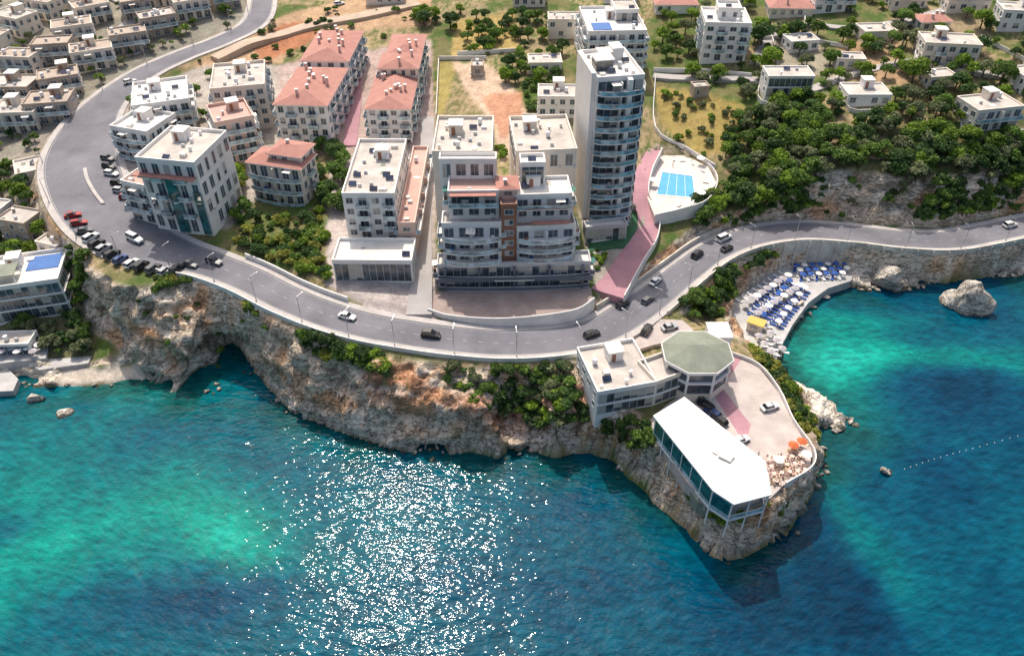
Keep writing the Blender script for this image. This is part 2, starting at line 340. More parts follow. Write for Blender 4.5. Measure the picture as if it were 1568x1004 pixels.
Nn=np.stack([-gx,-gy,np.ones_like(gx)],-1); Nn/=np.linalg.norm(Nn,axis=-1,keepdims=True)
def ridg(a,b,c,o=4): return 1-np.abs(2*fbm(a,b,c,o)-1)
d1=fbm(GX*.11,GY*.11,GZ*.18,3)-.5
rg=ridg(GX*.28+5,GY*.28,GZ*.35,5)
rg2=ridg(GX*.9+25,GY*.9,GZ*1.1,3)
st=fbm(GX*.04+9,GY*.04,GZ*1.1,3)-.5
nearr=((GX>-264)&(GX<264)&(GY>60)&(GY<250))
keep=sst(RD-RW,2.2,5.5)
amp=rock*nearr*keep
disp=(d1*6.5+ (rg-.78)*4.0+(rg2-.8)*1.2+st*2.8+ (n3-.5)*1.0)*amp + (n3-.5)*.25*w*LAND
disp=np.where(LAND,disp,0)
VP=np.stack([GX,GY,GZ],-1)+Nn*disp[...,None]
# wave-cut notches and the sea cave (landward push of the low part of the cliff)
nz=fbm(GX*.06+40,GY*.06,0.3,3)
steep=sst(slope,.6,1.1)*keep*nearr
push=2.2*sst(nz,.42,.6)*sst(-GZ,-2.6,-1.0)*steep*LAND
VP[...,0]+=push*gx/gl;VP[...,1]+=push*gy/gl
cx_,cy_,_=G(335,572,1.0)
cave=np.exp(-((GX-cx_)/7.0)**4)*sst(-GZ,-8.5,-6.0)*(GY>cy_-14)*(GY<cy_+16)*(GX>-120)*(GX<-50)
VP[...,1]+=10*cave; VP[...,0]+=-3*cave
nx,ny=GX.shape; idx=np.arange(nx*ny).reshape(nx,ny)
q=np.stack([idx[:-1,:-1],idx[1:,:-1],idx[1:,1:],idx[:-1,1:]],-1).reshape(-1,4)
def npmesh(name,V,Q,mats,colr=None,smoothf=True):
    me=bpy.data.meshes.new(name); me.vertices.add(len(V)); me.vertices.foreach_set('co',np.asarray(V,np.float32).ravel())
    k=Q.shape[1]; me.loops.add(Q.size); me.loops.foreach_set('vertex_index',Q.ravel().astype(np.int32))
    me.polygons.add(len(Q)); me.polygons.foreach_set('loop_start',np.arange(0,Q.size,k,dtype=np.int32))
    try: me.polygons.foreach_set('loop_total',np.full(len(Q),k,np.int32))
    except Exception: pass
    me.update(calc_edges=True)
    me.polygons.foreach_set('use_smooth',np.full(len(Q),bool(smoothf)))
    if colr is not None:
        at=me.color_attributes.new('Col','FLOAT_COLOR','POINT')
        c4=np.ones((len(V),4),np.float32); c4[:,:colr.shape[1]]=colr; at.data.foreach_set('color',c4.ravel())
    for m in mats: me.materials.append(m)
    return link(bpy.data.objects.new(name,me))
def attrcol(N): 
    a=N.new('ShaderNodeAttribute'); a.attribute_name='Col'; return a
def terr_mat():
    m,N,L,b,o=nt('ground_and_rock'); tc=N.new('ShaderNodeTexCoord').outputs['Object']; a=attrcol(N)
    f=ramp(N,L,noise(N,L,tc,1.2,5,.7),.25,.75); f2=ramp(N,L,noise(N,L,tc,.35,5,.7),.3,.7)
    c=mixc(N,L,1.0,a.outputs['Color'],mixc(N,L,f,(.66,.64,.61),(1.3,1.3,1.3)),'MULTIPLY')
    mp=N.new('ShaderNodeMapping'); mp.inputs['Scale'].default_value=(.22,.22,.85); mp.inputs['Rotation'].default_value=(.3,.2,0); L.new(tc,mp.inputs[0])
    nn=N.new('ShaderNodeTexNoise'); nn.inputs['Scale'].default_value=1.0; nn.inputs['Detail'].default_value=6; nn.inputs['Roughness'].default_value=.62; nn.inputs['Distortion'].default_value=.6; L.new(mp.outputs[0],nn.inputs['Vector'])
    s1=N.new('ShaderNodeMath'); s1.operation='SUBTRACT'; L.new(nn.outputs['Fac'],s1.inputs[0]); s1.inputs[1].default_value=.5
    s2=N.new('ShaderNodeMath'); s2.operation='ABSOLUTE'; L.new(s1.outputs[0],s2.inputs[0])
    cr=ramp(N,L,s2.outputs[0],0,.03)
    crm=mixc(N,L,a.outputs['Alpha'],(1,1,1),mixc(N,L,cr,(.55,.50,.45),(1.05,1.05,1.05)))
    c=mixc(N,L,1.0,c,crm,'MULTIPLY')
    c=mixc(N,L,.6,c,mixc(N,L,1.0,c,mixc(N,L,f2,(.6,.6,.6),(1.35,1.35,1.35)),'MULTIPLY'))
    L.new(c,b.inputs['Base Color']); b.inputs['Roughness'].default_value=.95; b.inputs['Specular IOR Level'].default_value=.2
    ad=N.new('ShaderNodeMath'); ad.operation='MULTIPLY_ADD'; L.new(cr,ad.inputs[0]); ad.inputs[1].default_value=.25; L.new(noise(N,L,tc,.9,5,.68),ad.inputs[2])
    bp=N.new('ShaderNodeBump'); bp.inputs['Distance'].default_value=.8; L.new(ad.outputs[0],bp.inputs['Height']); L.new(ramp(N,L,a.outputs['Alpha'],0,1,.25,1.0),bp.inputs['Strength'])
    L.new(bp.outputs[0],b.inputs['Normal']); return m
TM=terr_mat()
c4=np.concatenate([col,rock[...,None]],-1).reshape(-1,4)
npmesh('terrain',VP.reshape(-1,3),q,[TM],c4)
# ------------------------------------------------------------------ sea
wx=axis([[-3000,-1200,-500,-300],np.arange(-230,232,2.0),[300,500,1200,3000]]); wy=axis([[-3000,-800,-200,0],np.arange(30,232,2.0),[300]])
WX,WY=np.meshgrid(wx,wy,indexing='ij')
wn=fbm(WX*.03,WY*.03,2.2,3)-.5; wn2=fbm(WX*.03+50,WY*.03,5.2,3)-.5; wn3=fbm(WX*.11,WY*.11,9.2,4)-.5
XW=WX+wn*26+wn3*14; YW=WY+wn2*22+wn3*8
sfield=np.full(WX.shape,.34)+.10*sst(-WX,-10,90)-.05*sst(WX,20,90)
blobs=[(70,720,.18,18,22),(130,820,.24,24,13),(40,900,.14,22,10),(365,835,.42,10,8),(290,800,.14,22,8),(220,600,.2,20,8),(450,880,.14,16,9),(1290,520,.46,12,15),(1340,560,.36,14,10),(1250,540,.26,8,12),(1300,470,.26,16,6),(1500,545,.38,24,6),(1340,640,.30,9,14),(1320,800,.22,7,18),(1380,880,.12,9,10),(1480,620,-.14,22,9),(250,935,-.30,22,7),(30,790,-.34,8,4),(1250,900,-.22,9,10),(1160,950,-.18,16,9),(1420,590,-.18,12,5),(1450,760,-.12,22,16),(800,900,-.06,40,10),(600,760,-.04,40,10),(300,680,-.12,20,8),(900,780,-.1,20,8),(720,770,.08,14,6),(1530,640,-.10,10,12)]
for u,v,a,sx,sy in blobs:
    x,y,_=G(u,v,0); sfield+=a*np.exp(-((XW-x)/sx)**2-((YW-y)/sy)**2)
sfield+=wn3*.26+wn*.14
dd=np.full(WX.shape,1e9)
for k in range(0,len(coastd),2): dd=np.minimum(dd,(WX-coastd[k,0])**2+(WY-coastd[k,1])**2)
CDW=np.sqrt(dd)
reef=np.exp(-(CDW/8)**2)*sst(fbm(WX*.12+3,WY*.12,1.1,3),.36,.6)
stops=[(0,(.0005,.026,.062)),(.2,(.0005,.048,.098)),(.4,(.0005,.082,.122)),(.6,(.0008,.130,.142)),(.8,(.0015,.195,.168)),(1.0,(.004,.28,.225)),(1.3,(.02,.40,.33))]
wc=np.stack([np.interp(sfield,[s[0] for s in stops],[s[1][k] for s in stops]) for k in range(3)],-1)
wc=mx(wc,np.array([.006,.060,.050]),reef*.8)
ni,nj=WX.shape; idx=np.arange(ni*nj).reshape(ni,nj); qw=np.stack([idx[:-1,:-1],idx[1:,:-1],idx[1:,1:],idx[:-1,1:]],-1).reshape(-1,4)
def water_mat():
    m,N,L,b,o=nt('sea_water'); tc=N.new('ShaderNodeTexCoord').outputs['Object']; a=attrcol(N)
    mp=N.new('ShaderNodeMapping'); mp.inputs['Rotation'].default_value=(0,0,math.radians(24)); mp.inputs['Scale'].default_value=(.5,1.1,1); L.new(tc,mp.inputs[0])
    f=ramp(N,L,noise(N,L,tc,.12,6,.65),.3,.7); na=noise(N,L,mp.outputs[0],.62,5,.7); nb=noise(N,L,mp.outputs[0],1.25,1.5,.5); nc=noise(N,L,mp.outputs[0],.3,1,.5)
    c=mixc(N,L,1.0,a.outputs['Color'],mixc(N,L,f,(.72,.78,.8),(1.22,1.18,1.16)),'MULTIPLY')
    c=mixc(N,L,1.0,c,mixc(N,L,ramp(N,L,na,.34,.66),(.48,.58,.64),(1.5,1.4,1.34)),'MULTIPLY')  # light and dark of the wave slopes painted into the base colour
    L.new(c,b.inputs['Base Color']); b.inputs['Roughness'].default_value=.07; b.inputs['IOR'].default_value=1.33; b.inputs['Specular IOR Level'].default_value=.2
    ad=N.new('ShaderNodeMath'); ad.operation='MULTIPLY_ADD'; L.new(nc,ad.inputs[0]); ad.inputs[1].default_value=2.0; L.new(nb,ad.inputs[2])
    bp=N.new('ShaderNodeBump'); bp.inputs['Distance'].default_value=.17; bp.inputs['Strength'].default_value=1; L.new(ad.outputs[0],bp.inputs['Height']); L.new(bp.outputs[0],b.inputs['Normal'])
    return m
npmesh('sea_water',np.stack([WX,WY,WX*0],-1).reshape(-1,3),qw,[water_mat()],wc.reshape(-1,3))
# ------------------------------------------------------------------ main road
def nearest(u,v,z):
    p=G(u,v,z); return int(np.argmin((RC[:,0]-p[0])**2+(RC[:,1]-p[1])**2))
hw=RC[:,3]; zr=RC[:,2]
rb=MB(); rb.strip(off(hw),off(-hw),zr-.5,zr); rb.obj('road',ASPH)
sb=MB(); sb.strip(off(hw+1.7),off(hw),zr-.6,zr+.13); sb.strip(off(-hw),off(-hw-1.7),zr-.6,zr+.13); sb.obj('sidewalk',PAVE)
mb=MB()
mb.strip(off(hw-.25),off(hw-.35),zr-.1,zr+.006); mb.strip(off(-hw+.35),off(-hw+.25),zr-.1,zr+.006)
for i in range(110,len(RC)-1,3):
    P=RC[i:i+2,:2]+NR[i:i+2]*.05; Q=RC[i:i+2,:2]-NR[i:i+2]*.05; mb.strip(P,Q,zr[i:i+2]-.1,zr[i:i+2]+.006)
mb.obj('road_marking',PAINT)
def rwall(name,u0,u1,d0,d1,zb,zt,mat):
    i0=nearest(*u0);i1=nearest(*u1); m=MB()
    m.strip(off(d0)[i0:i1],off(d1)[i0:i1],(zr+zb)[i0:i1],(zr+zt)[i0:i1]); return m.obj(name,mat)
rwall('promenade_wall',(262,387,20.2),(905,508,14),-hw-1.72,-hw-2.0,-2.5,.95,WHITEW)
rwall('parapet_wall',(985,465,13),(1700,328,9),-hw-1.72,-hw-2.1,-9.5,1.0,CONC)
rwall('garden_retaining_wall',(350,415,19.3),(520,486,17.7),hw+1.72,hw+2.1,-1,1.3,WHITEW)
rwall('roadside_retaining_wall',(945,492,13.8),(1130,368,10.8),hw+1.72,hw+2.15,-1,1.5,CONC)
i0=nearest(1165,380,10.4);i1=len(RC)-6; m=MB()
for i in range(i0,i1,3):
    P=off(-hw-2.1)[i]; m.box(P,tuple(tan[i]),tuple(NR[i]),-.25,.25,-.35,.02,zr[i]-9.3,zr[i]+.6)
m.obj('wall_buttresses',CONC)
m=MB(); P=smooth([G(130,258,23.6),G(134,275,23.4),G(145,295,23),G(158,312,22.6)],6); m.strip(P[:,:2]+[.45,.15],P[:,:2]-[.45,.15],P[:,2]-1,P[:,2]+.22); m.obj('traffic_island',PAVE)
def path(name,pl,wd,mat,lift=.25):
    P=smooth([GT(u,v) for u,v in pl],8); t=np.gradient(P[:,:2],axis=0); t/=np.linalg.norm(t,axis=1)[:,None]; n=np.stack([-t[:,1],t[:,0]],1)
    wd=np.interp(np.linspace(0,1,len(P)),np.linspace(0,1,len(wd)),wd) if hasattr(wd,'__len__') else np.full(len(P),wd)
    L_=P[:,:2]+n*wd[:,None]/2; R_=P[:,:2]-n*wd[:,None]/2
    z=np.maximum(np.maximum(Hs(L_[:,0],L_[:,1]),Hs(R_[:,0],R_[:,1])),Hs(P[:,0],P[:,1]))+lift
    k=np.ones(5)/5; z=np.convolve(np.pad(z,2,'edge'),k,'valid')
    m=MB(); m.strip(L_,R_,z-2.0,z); m.obj(name,mat); return P,z,L_,R_
PR=path('pink_side_road',[(1001,240),(985,268),(978,300),(992,330),(988,365),(966,398),(946,430),(928,462)],[4,4.5,5,5.5,6,6.5,7,8.5],PINKP,.12)
m=MB(); a_=np.array(PR[2]);b_=np.array(PR[3]); dd_=(a_-b_)/np.linalg.norm(a_-b_,axis=1)[:,None]
m.strip(a_+dd_*.3,a_+dd_*.02,PR[1]-2,PR[1]+1.0); m.obj('side_road_wall',WHITEW)
path('alley',[(655,180),(652,260),(648,340),(646,420),(642,485)],[4,4,4.5,5,6],ASPH2)
path('alley',[(548,60),(545,120),(542,175),(535,225)],[4,4,4,4],PINKP)
path('dirt_track',[(640,5),(560,25),(480,40),(400,65),(330,95)],[7,6,6,5,5],M('compacted_dirt',(.50,.39,.30),.95,.15,.2,4,.05))
path('hillside_lane',[(1000,118),(1080,122),(1160,125),(1230,140),(1290,120),(1400,95),(1480,110),(1568,125)],[4,4,4,3.5,3.5,3.5,3.5,3.5],ASPH2)
path('hillside_lane',[(1155,100),(1180,60),(1230,40),(1300,45),(1400,30),(1500,0)],3.5,ASPH2)
path('resort_lane',[(205,85),(185,50),(210,20),(170,-5)],4.5,ASPH2)
# ------------------------------------------------------------------ terraces
def terrace(name,pl,z,mat,deep=3):
    m=MB(); m.prism([G(u,v,z)[:2] for u,v in pl],z-deep,z); return m.obj(name,mat)
terrace('forecourt',P_FORE,16.9,FORE,2.5)
def pwall(name,pl,z,h,mat,th=.3,deep=1.5,usez=True):
    P=np.array([G(u,v,z) if usez else GT(u,v) for u,v in pl]); P=smooth(P,4) if len(P)>2 else P
    t=np.gradient(P[:,:2],axis=0); t/=np.linalg.norm(t,axis=1)[:,None]+1e-9; n=np.stack([-t[:,1],t[:,0]],1)
    m=MB(); zb=P[:,2]; m.strip(P[:,:2]+n*th/2,P[:,:2]-n*th/2,zb-deep,zb+h); return m.obj(name,mat)
pwall('forecourt_wall',[(655,476),(690,486),(760,491),(830,486),(884,476),(910,459)],16.9,.8,WHITEW,.3,3)
terrace('beach_terrace',P_BEACH,2.6,DECK,3.5)
terrace('pool_terrace',P_POOL,18.2,M('pool_terrace_paving',(.66,.58,.53),.7,.3,.12,8,.01),7)
pwall('pool_terrace_wall',[(985,252),(1008,235),(1050,237),(1086,256),(1098,280),(1083,309),(1045,323),(1003,333)],18.2,1.0,WHITEW,.25,7)
terrace('car_park',P_CARP,11.4,CARP,3)
terrace('restaurant_forecourt',P_RF,13.2,CARP,3)
m=MB(); m.prism([G(u,v,11.41)[:2] for u,v in ((1085,592),(1100,586),(1150,650),(1140,680),(1128,660))],11.3,11.404)
m.prism([G(u,v,11.41)[:2] for u,v in ((1115,545),(1135,550),(1108,590),(1095,580))],11.3,11.405); m.obj('red_paving_strip',PINKP)
for pl,z_ in (([(-60,520),(20,515),(75,528),(70,548),(0,556),(-60,558)],3.6),([(-60,566),(10,562),(28,580),(20,598),(-60,602)],1.6),([(40,552),(100,548),(140,545),(135,556),(60,566)],2.4)): terrace('seaside_terrace',pl,z_,DECK,3.5)
PW=M('pool_water',(.08,.38,.68),.08,.4,.15,1.5,.05,spec=.6)
def pool(name,pl,z,rim=.45):
    e=bpy.data.objects.new(name,None); link(e); P=[G(u,v,z)[:2] for u,v in pl]; c=np.mean(P,axis=0); e.location=(c[0],c[1],z)
    m=MB(); m.prism(P,z-.4,z+.03); m.obj('pool_water',PW,(c[0],c[1],z),e)
    m=MB(); k=len(P)
    for i in range(k):
        a=np.array(P[i]);b=np.array(P[(i+1)%k]); d=(b-a)/np.linalg.norm(b-a); n=np.array((-d[1],d[0]))
        if np.dot(n,(c-a))>0:n=-n
        m.box(a,tuple(d),tuple(n),0 if i%2 else -rim,np.linalg.norm(b-a)+(0 if i%2 else rim),0,rim,z-.3,z+.12)
    m.obj('pool_coping',MT['white'],(c[0],c[1],z),e)
    m=MB()
    for t in (.25,.5,.75):
        a=np.array(P[0])*(1-t)+np.array(P[1])*t; b=np.array(P[3])*(1-t)+np.array(P[2])*t; d=(b-a)/np.linalg.norm(b-a)
        m.box(a,tuple(d),(-d[1],d[0]),.5,np.linalg.norm(b-a)-.5,-.05,.05,z,z+.034)
    m.obj('lane_lines',MT['white'],(c[0],c[1],z),e)
pool('swimming_pool',[(1014,264),(1060,270),(1064,303),(1006,298)],18.2)
# ------------------------------------------------------------------ buildings
FOOT=[]
def bulge_poly(W,o,n=12,base=.0):
    return [(W*k/n,-(base+o*math.sin(math.pi*k/n)**.6 if 0<k<n else base)) for k in range(n+1)]
class Bld:
    def __init__(s,name): s.name=name; s.p={}; s.o=None
    def m(s,k): return s.p.setdefault(k,MB())
    def frame(s,fl,fr,z,vtop,vback,h=None,D=None):
        A=np.array(G(*fl,z));B=np.array(G(*fr,z)); ux=(B-A)[:2]; W=np.linalg.norm(ux); ux/=W; uy=np.array((-ux[1],ux[0]))
        if h is None: h=z_at(A[1],vtop)-z
        if D is None: D=max(3,(y_at(vback,z+h)-A[1])/max(.3,uy[1]))
        return A,ux,uy,W,D,h
    def facade(s,O,ux,out,W,z,h,n,kind,wallk,glass='glass',rail='rail',dep=1.5,rnd=None):
        fh=h/n; R=rnd or random
        def bx(k,a0,a1,o0,o1,z0,z1): s.m(k).box(O,ux,out,a0,a1,o0,o1,z0,z1)
        def win(a0,a1,z0,z1,sill=True):
            t=R.random(); gm=glass
            if t<.22 and glass=='glass':
                zm=z0+(z1-z0)*R.uniform(.15,.7); bx('blind',a0,a1,-.05,.034,zm,z1); bx(gm,a0,a1,-.05,.03,z0,zm)
            elif t<.32 and glass=='glass':
                am=a0+(a1-a0)*R.uniform(.3,.6); bx('blind',a0,am,-.05,.034,z0,z1); bx(gm,am,a1,-.05,.03,z0,z1)
            else: bx(gm,a0,a1,-.05,.03,z0,z1)
            bx('frame',a0-.08,a0,-.05,.12,z0-.08,z1+.08);bx('frame',a1,a1+.08,-.05,.12,z0-.08,z1+.08)
            bx('frame',a0,a1,-.05,.12,z1,z1+.08);bx('frame',a0,a1,-.05,.16,z0-.1,z0)
            if a1-a0>1.3: mm=(a0+a1)/2; bx('frame',mm-.035,mm+.035,.036,.09,z0,z1)
        cells=max(1,int(round(W/3.3))); cw=W/cells
        for i in range(n):
            zf=z+i*fh
            if kind in('balc','curve','mixed'):
                for c in range(cells):
                    a=c*cw+cw*.14; b=(c+1)*cw-cw*.14
                    if kind=='mixed' and c%2==0: win(a+.35,b-.35,zf+.95,zf+fh-.6)
                    else: win(a+R.uniform(0,.4),b-R.uniform(0,.4),zf+.12,zf+fh-.55)
            elif kind=='win':
                for c in range(cells):
                    if R.random()<.12: continue
                    mid_=(c+.5)*cw; ww=min(cw*.5,1.7)*R.choice((.7,1,1)); win(mid_-ww/2,mid_+ww/2,zf+.95,zf+fh-.6)
                    if R.random()<.2: bx('ac',mid_+ww/2+.2,mid_+ww/2+1.0,.0,.35,zf+.5,zf+1.1)
            elif kind in('glassy','curveg'):
                bx(glass,.3,W-.3,-.05,.05,zf+.15,zf+fh-.4)
                k=max(2,int(W/1.7))
                for c in range(k+1):
                    a=.3+(W-.6)*c/k; bx('frame',a-.04,a+.04,.05,.12,zf+.15,zf+fh-.4)
                    if c<k and R.random()<.3: bx('blind',a+.06,a+(W-.6)/k-.06,.051,.06,zf+R.uniform(.2,1.6),zf+fh-.4)
                if i>0 and kind=='glassy': bx('slab',.0,W,.0,.35,zf-.28,zf+.15)
            if i==0 and kind in ('balc','mixed'): continue
            if kind=='balc':
                bx('slab',.1,W-.1,0,dep,zf-.2,zf+.02)
                bx(rail,.1,W-.1,dep-.08,dep-.02,zf+.02,zf+1.05); bx(rail,.1,.16,0,dep-.09,zf+.02,zf+1.05); bx(rail,W-.16,W-.1,0,dep-.09,zf+.02,zf+1.05)
                bx('frame',.08,W-.08,dep-.1,dep,zf+1.05,zf+1.11)
                k=max(1,int(W/7))
                for c in range(1,k): a=W*c/k; bx(wallk,a-.1,a+.1,.02,dep-.15,zf+.02,zf+fh-.22)
                if R.random()<.6:
                    a=R.uniform(.5,max(.6,W-3)); bx('green' if R.random()<.15 else 'roofw',a,a+2.2,.1,dep+.2,zf+fh-.62,zf+fh-.56)
                if R.random()<.8:
                    a=R.uniform(.5,max(.6,W-1.5)); bx('fin',a,a+.8,.5,1.0,zf+.03,zf+.75)
            elif kind=='mixed':
                for c in range(1,cells,2):
                    a=c*cw+.05;b=(c+1)*cw-.05
                    bx('slab',a,b,0,dep,zf-.2,zf+.02); bx(rail,a,b,dep-.08,dep-.02,zf+.02,zf+1.05)
                    bx(rail,a,a+.06,0,dep-.09,zf+.02,zf+1.05); bx(rail,b-.06,b,0,dep-.09,zf+.02,zf+1.05)
                    bx('frame',a,b,dep-.1,dep,zf+1.05,zf+1.11)
            elif kind in('curve','curveg'):
                pp=bulge_poly(W,dep*.8,14,dep*.55)
                def tw(p,e=0): return (O[0]+ux[0]*p[0]+out[0]*(-p[1]+e),O[1]+ux[1]*p[0]+out[1]*(-p[1]+e))
                poly=[(O[0],O[1])]+[tw(p) for p in pp]+[(O[0]+ux[0]*W,O[1]+ux[1]*W)]
                s.m('slab').prism(poly,zf-.22,zf+.02)
                s.m(rail).strip([tw(p,-.05) for p in pp],[tw(p,-.12) for p in pp],zf+.02,zf+1.0)
                s.m('frame').strip([tw(p,-.02) for p in pp],[tw(p,-.14) for p in pp],zf+1.0,zf+1.07)
                if W>10: bx(wallk,W/2-.12,W/2+.12,.02,dep*.9,zf+.02,zf+fh-.26)
                for _ in range(2):
                    if R.random()<.5: a=R.uniform(.8,W-1.6); bx(R.choice(('fin','slab','bluemat')),a,a+.8,.4,1.0,zf+.03,zf+.75)
                if R.random()<.3: a=R.uniform(.6,W-2.8); bx('roofw',a,a+2.2,.1,dep*1.2,zf+fh-.62,zf+fh-.56)
    def block(s,fl,fr,z,vtop,vback,wall='white',front='balc',side='win',back=None,roof='flat',n=None,skirt=3,clutter=3,rail='rail',glass='glass',h=None,D=None,dep=1.5,roofk=None,par=.9,pitch=.28,fr_=None,ridge=None):
        A,ux,uy,W,D,h=fr_ or s.frame(fl,fr,z,vtop,vback,h,D)
        if s.o is None: s.o=(float(A[0]),float(A[1]),float(z))
        n=n or max(1,round(h/3.1)); FOOT.append((A[:2],ux,uy,W,D,z+h))
        R=random.Random(int(abs(A[0]*13+A[1]*7)))
        s.m(wall).box(A,ux,uy,0,W,0,D,z-skirt,z+h)
        a=A[:2]
        if front: s.facade(a,ux,-uy,W,z,h,n,front,wall,glass,rail,dep,R)
        for sd in (0,1):
            k=side[sd] if isinstance(side,(tuple,list)) else side
            if not k: continue
            o=a+uy*D if sd==0 else a+ux*W; dr=-uy if sd==0 else uy; ot=-ux if sd==0 else ux
            s.facade(o,dr,ot,D,z,h,n,k,wall,glass,rail,1.2,R)
        if back: s.facade(a+ux*W+uy*D,-ux,uy,W,z,h,n,back,wall,glass,rail,1.2,R)
        ht=z+h
        if roof=='flat':
            rk=roofk or 'roof'
            s.m(rk).box(A,ux,uy,.22,W-.22,.22,D-.22,ht-.1,ht+.05)
            for (x0,x1,y0,y1) in ((-.08,W+.08,-.08,.22),(-.08,W+.08,D-.22,D+.08),(-.08,.22,.22,D-.22),(W-.22,W+.08,.22,D-.22)):
                s.m(wall).box(A,ux,uy,x0,x1,y0,y1,ht-.02,ht+par)
            s.clutter(A,ux,uy,W,D,ht+.05,clutter,wall,R)
        elif roof=='hip':
            ov=.6; mb_=s.m('tiles'); x0,x1,y0,y1=-ov,W+ov,-ov,D+ov
            rh=min(W,D)*pitch*.5+.3; inx=min(W,D)*.42
            yr=(ridge or ('y' if D>W else 'x'))=='y'
            if yr: inx=min(inx,(D+2*ov)*.45); r0=((x0+x1)/2,y0+inx);r1=((x0+x1)/2,y1-inx)
            else: inx=min(inx,(W+2*ov)*.45); r0=(x0+inx,(y0+y1)/2);r1=(x1-inx,(y0+y1)/2)
            def T(p,zz_): return (A[0]+ux[0]*p[0]+uy[0]*p[1],A[1]+ux[1]*p[0]+uy[1]*p[1],zz_)
            b0=len(mb_.v); mb_.v+=[T((x0,y0),ht+.12),T((x1,y0),ht+.12),T((x1,y1),ht+.12),T((x0,y1),ht+.12),T(r0,ht+rh),T(r1,ht+rh)]
            if yr: fs=((0,1,4),(1,2,5,4),(2,3,5),(3,0,4,5),(3,2,1,0))
            else: fs=((3,0,4),(0,1,5,4),(1,2,5),(2,3,4,5),(3,2,1,0))
            mb_.f+=[tuple(b0+i for i in f) for f in fs]
            s.m('slab').box(A,ux,uy,x0+.02,x1-.02,y0+.02,y1-.02,ht-.15,ht+.11)
            for _ in range(clutter):
                x=R.uniform(W*.15,W*.85);y=R.uniform(D*.12,D*.88); s.m('pink').box(A,ux,uy,x,x+.7,y,y+.7,ht,ht+rh+.7); s.m('slab').box(A,ux,uy,x-.1,x+.8,y-.1,y+.8,ht+rh+.7,ht+rh+.82)
        return A,ux,uy,W,D,h
    def clutter(s,A,ux,uy,W,D,zt,n,wall,R):
        def bx(k,*a): s.m(k).box(A,ux,uy,*a)
        used=[]
        for i in range(int(n*1.4)):
            if W<3.5 or D<3.5: break
            x=R.uniform(.6,W-2.4);y=R.uniform(.6,D-2.2); t=R.random()
            if any(abs(x-p)<2 and abs(y-q_)<1.6 for p,q_ in used): continue
            used.append((x,y))
            P=lambda a,b:(A[0]+ux[0]*a+uy[0]*b,A[1]+ux[1]*a+uy[1]*b)
            if t<.25: bx('ac',x,x+.9,y,y+.4,zt+.1,zt+.8)
            elif t<.42:
                c=P(x+.6,y+.6); s.m('metal').box(A,ux,uy,x+.2,x+1,y+.2,y+1,zt,zt+.4); s.m('tank').cyl(c[0],c[1],.55,zt+.4,zt+1.5)
            elif t<.58:
                b0=len(s.m('solar').v)
                c=[P(x,y),P(x+1.9,y),P(x+1.9,y+1.2),P(x,y+1.2)]
                s.m('solar').v+=[(*c[0],zt+.3),(*c[1],zt+.3),(*c[2],zt+1.0),(*c[3],zt+1.0)]; s.m('solar').f.append((b0,b0+1,b0+2,b0+3))
                bx('metal',x+.1,x+.2,y+1.05,y+1.15,zt,zt+.9);bx('metal',x+1.7,x+1.8,y+1.05,y+1.15,zt,zt+.9)
            elif t<.75: bx(wall,x,x+.6,y,y+.6,zt,zt+1.0); bx('slab',x-.08,x+.68,y-.08,y+.68,zt+1.0,zt+1.08)
            elif t<.88: bx(R.choice(('roofg','roof','roofw')),x,x+R.uniform(1,2.2),y,y+R.uniform(.8,2),zt,zt+.04+.01*i/50)
            else: bx('roofw',x,x+R.uniform(1,2),y,y+R.uniform(.8,1.6),zt,zt+R.uniform(.3,.9))
        if n>=3 and W>7 and D>8:
            x=R.uniform(W*.2,W*.55);y=D*R.uniform(.5,.65); bx(wall,x,x+3.2,y,y+3.4,zt,zt+2.5); bx('roofw',x-.2,x+3.4,y-.2,y+3.6,zt+2.5,zt+2.7); bx('fin',x+.6,x+1.5,y-.05,y-.001,zt+.05,zt+2.1)
    def done(s):
        e=bpy.data.objects.new(s.name,None); link(e); e.location=s.o
        nm={'white':'walls','cream':'walls','pink':'walls_pink','grey':'walls','stone':'walls','slab':'floor_slabs','roof':'roof','roofw':'roof_membrane','glass':'windows','frame':'window_frames','rail':'balustrades','railb':'balustrades','tiles':'tiled_roof'}
        for k,mb_ in s.p.items(): mb_.obj(nm.get(k,k),MT[k],s.o,e)
# B1
b=Bld('apartment_building'); fr=b.frame((243,349),(328,358),21,245,197); b.block(0,0,21,0,0,front='mixed',side=('balc','win'),clutter=8,n=4,fr_=fr)
A,ux,uy,W,D,h=fr
b.m('tealglass').box(A,ux,uy,W*.42,W*.60,-.6,-.13,21,21+h*.8); b.m('tealglass').box(A,ux,uy,W*.85,W*.97,-.6,-.13,21,21+h*.62)
b.m('tiles').box(A,ux,uy,-1.0,W*.98,-2.0,-.1,21+h-3.4,21+h-3.15)
b.block((205,334),(243,343),21.5,280,258,front='balc',side='balc',roofk='roofp',clutter=2); b.done()
# B2 villa
b=Bld('tiled_roof_villa'); b.block((392,303),(470,315),21,248,226,wall='cream',front='curve',side='mixed',roof='hip',dep=1.6,clutter=2)
A,ux,uy,W,D,h=b.frame((392,303),(470,315),21,248,226)
b.block(0,0,21,0,0,wall='cream',front='win',side='win',roof='hip',clutter=1,fr_=(np.array([*(A[:2]+ux*W*.35+uy*2.2),0]),ux,uy,W*.6,D*.9,h+2.2)); b.done()
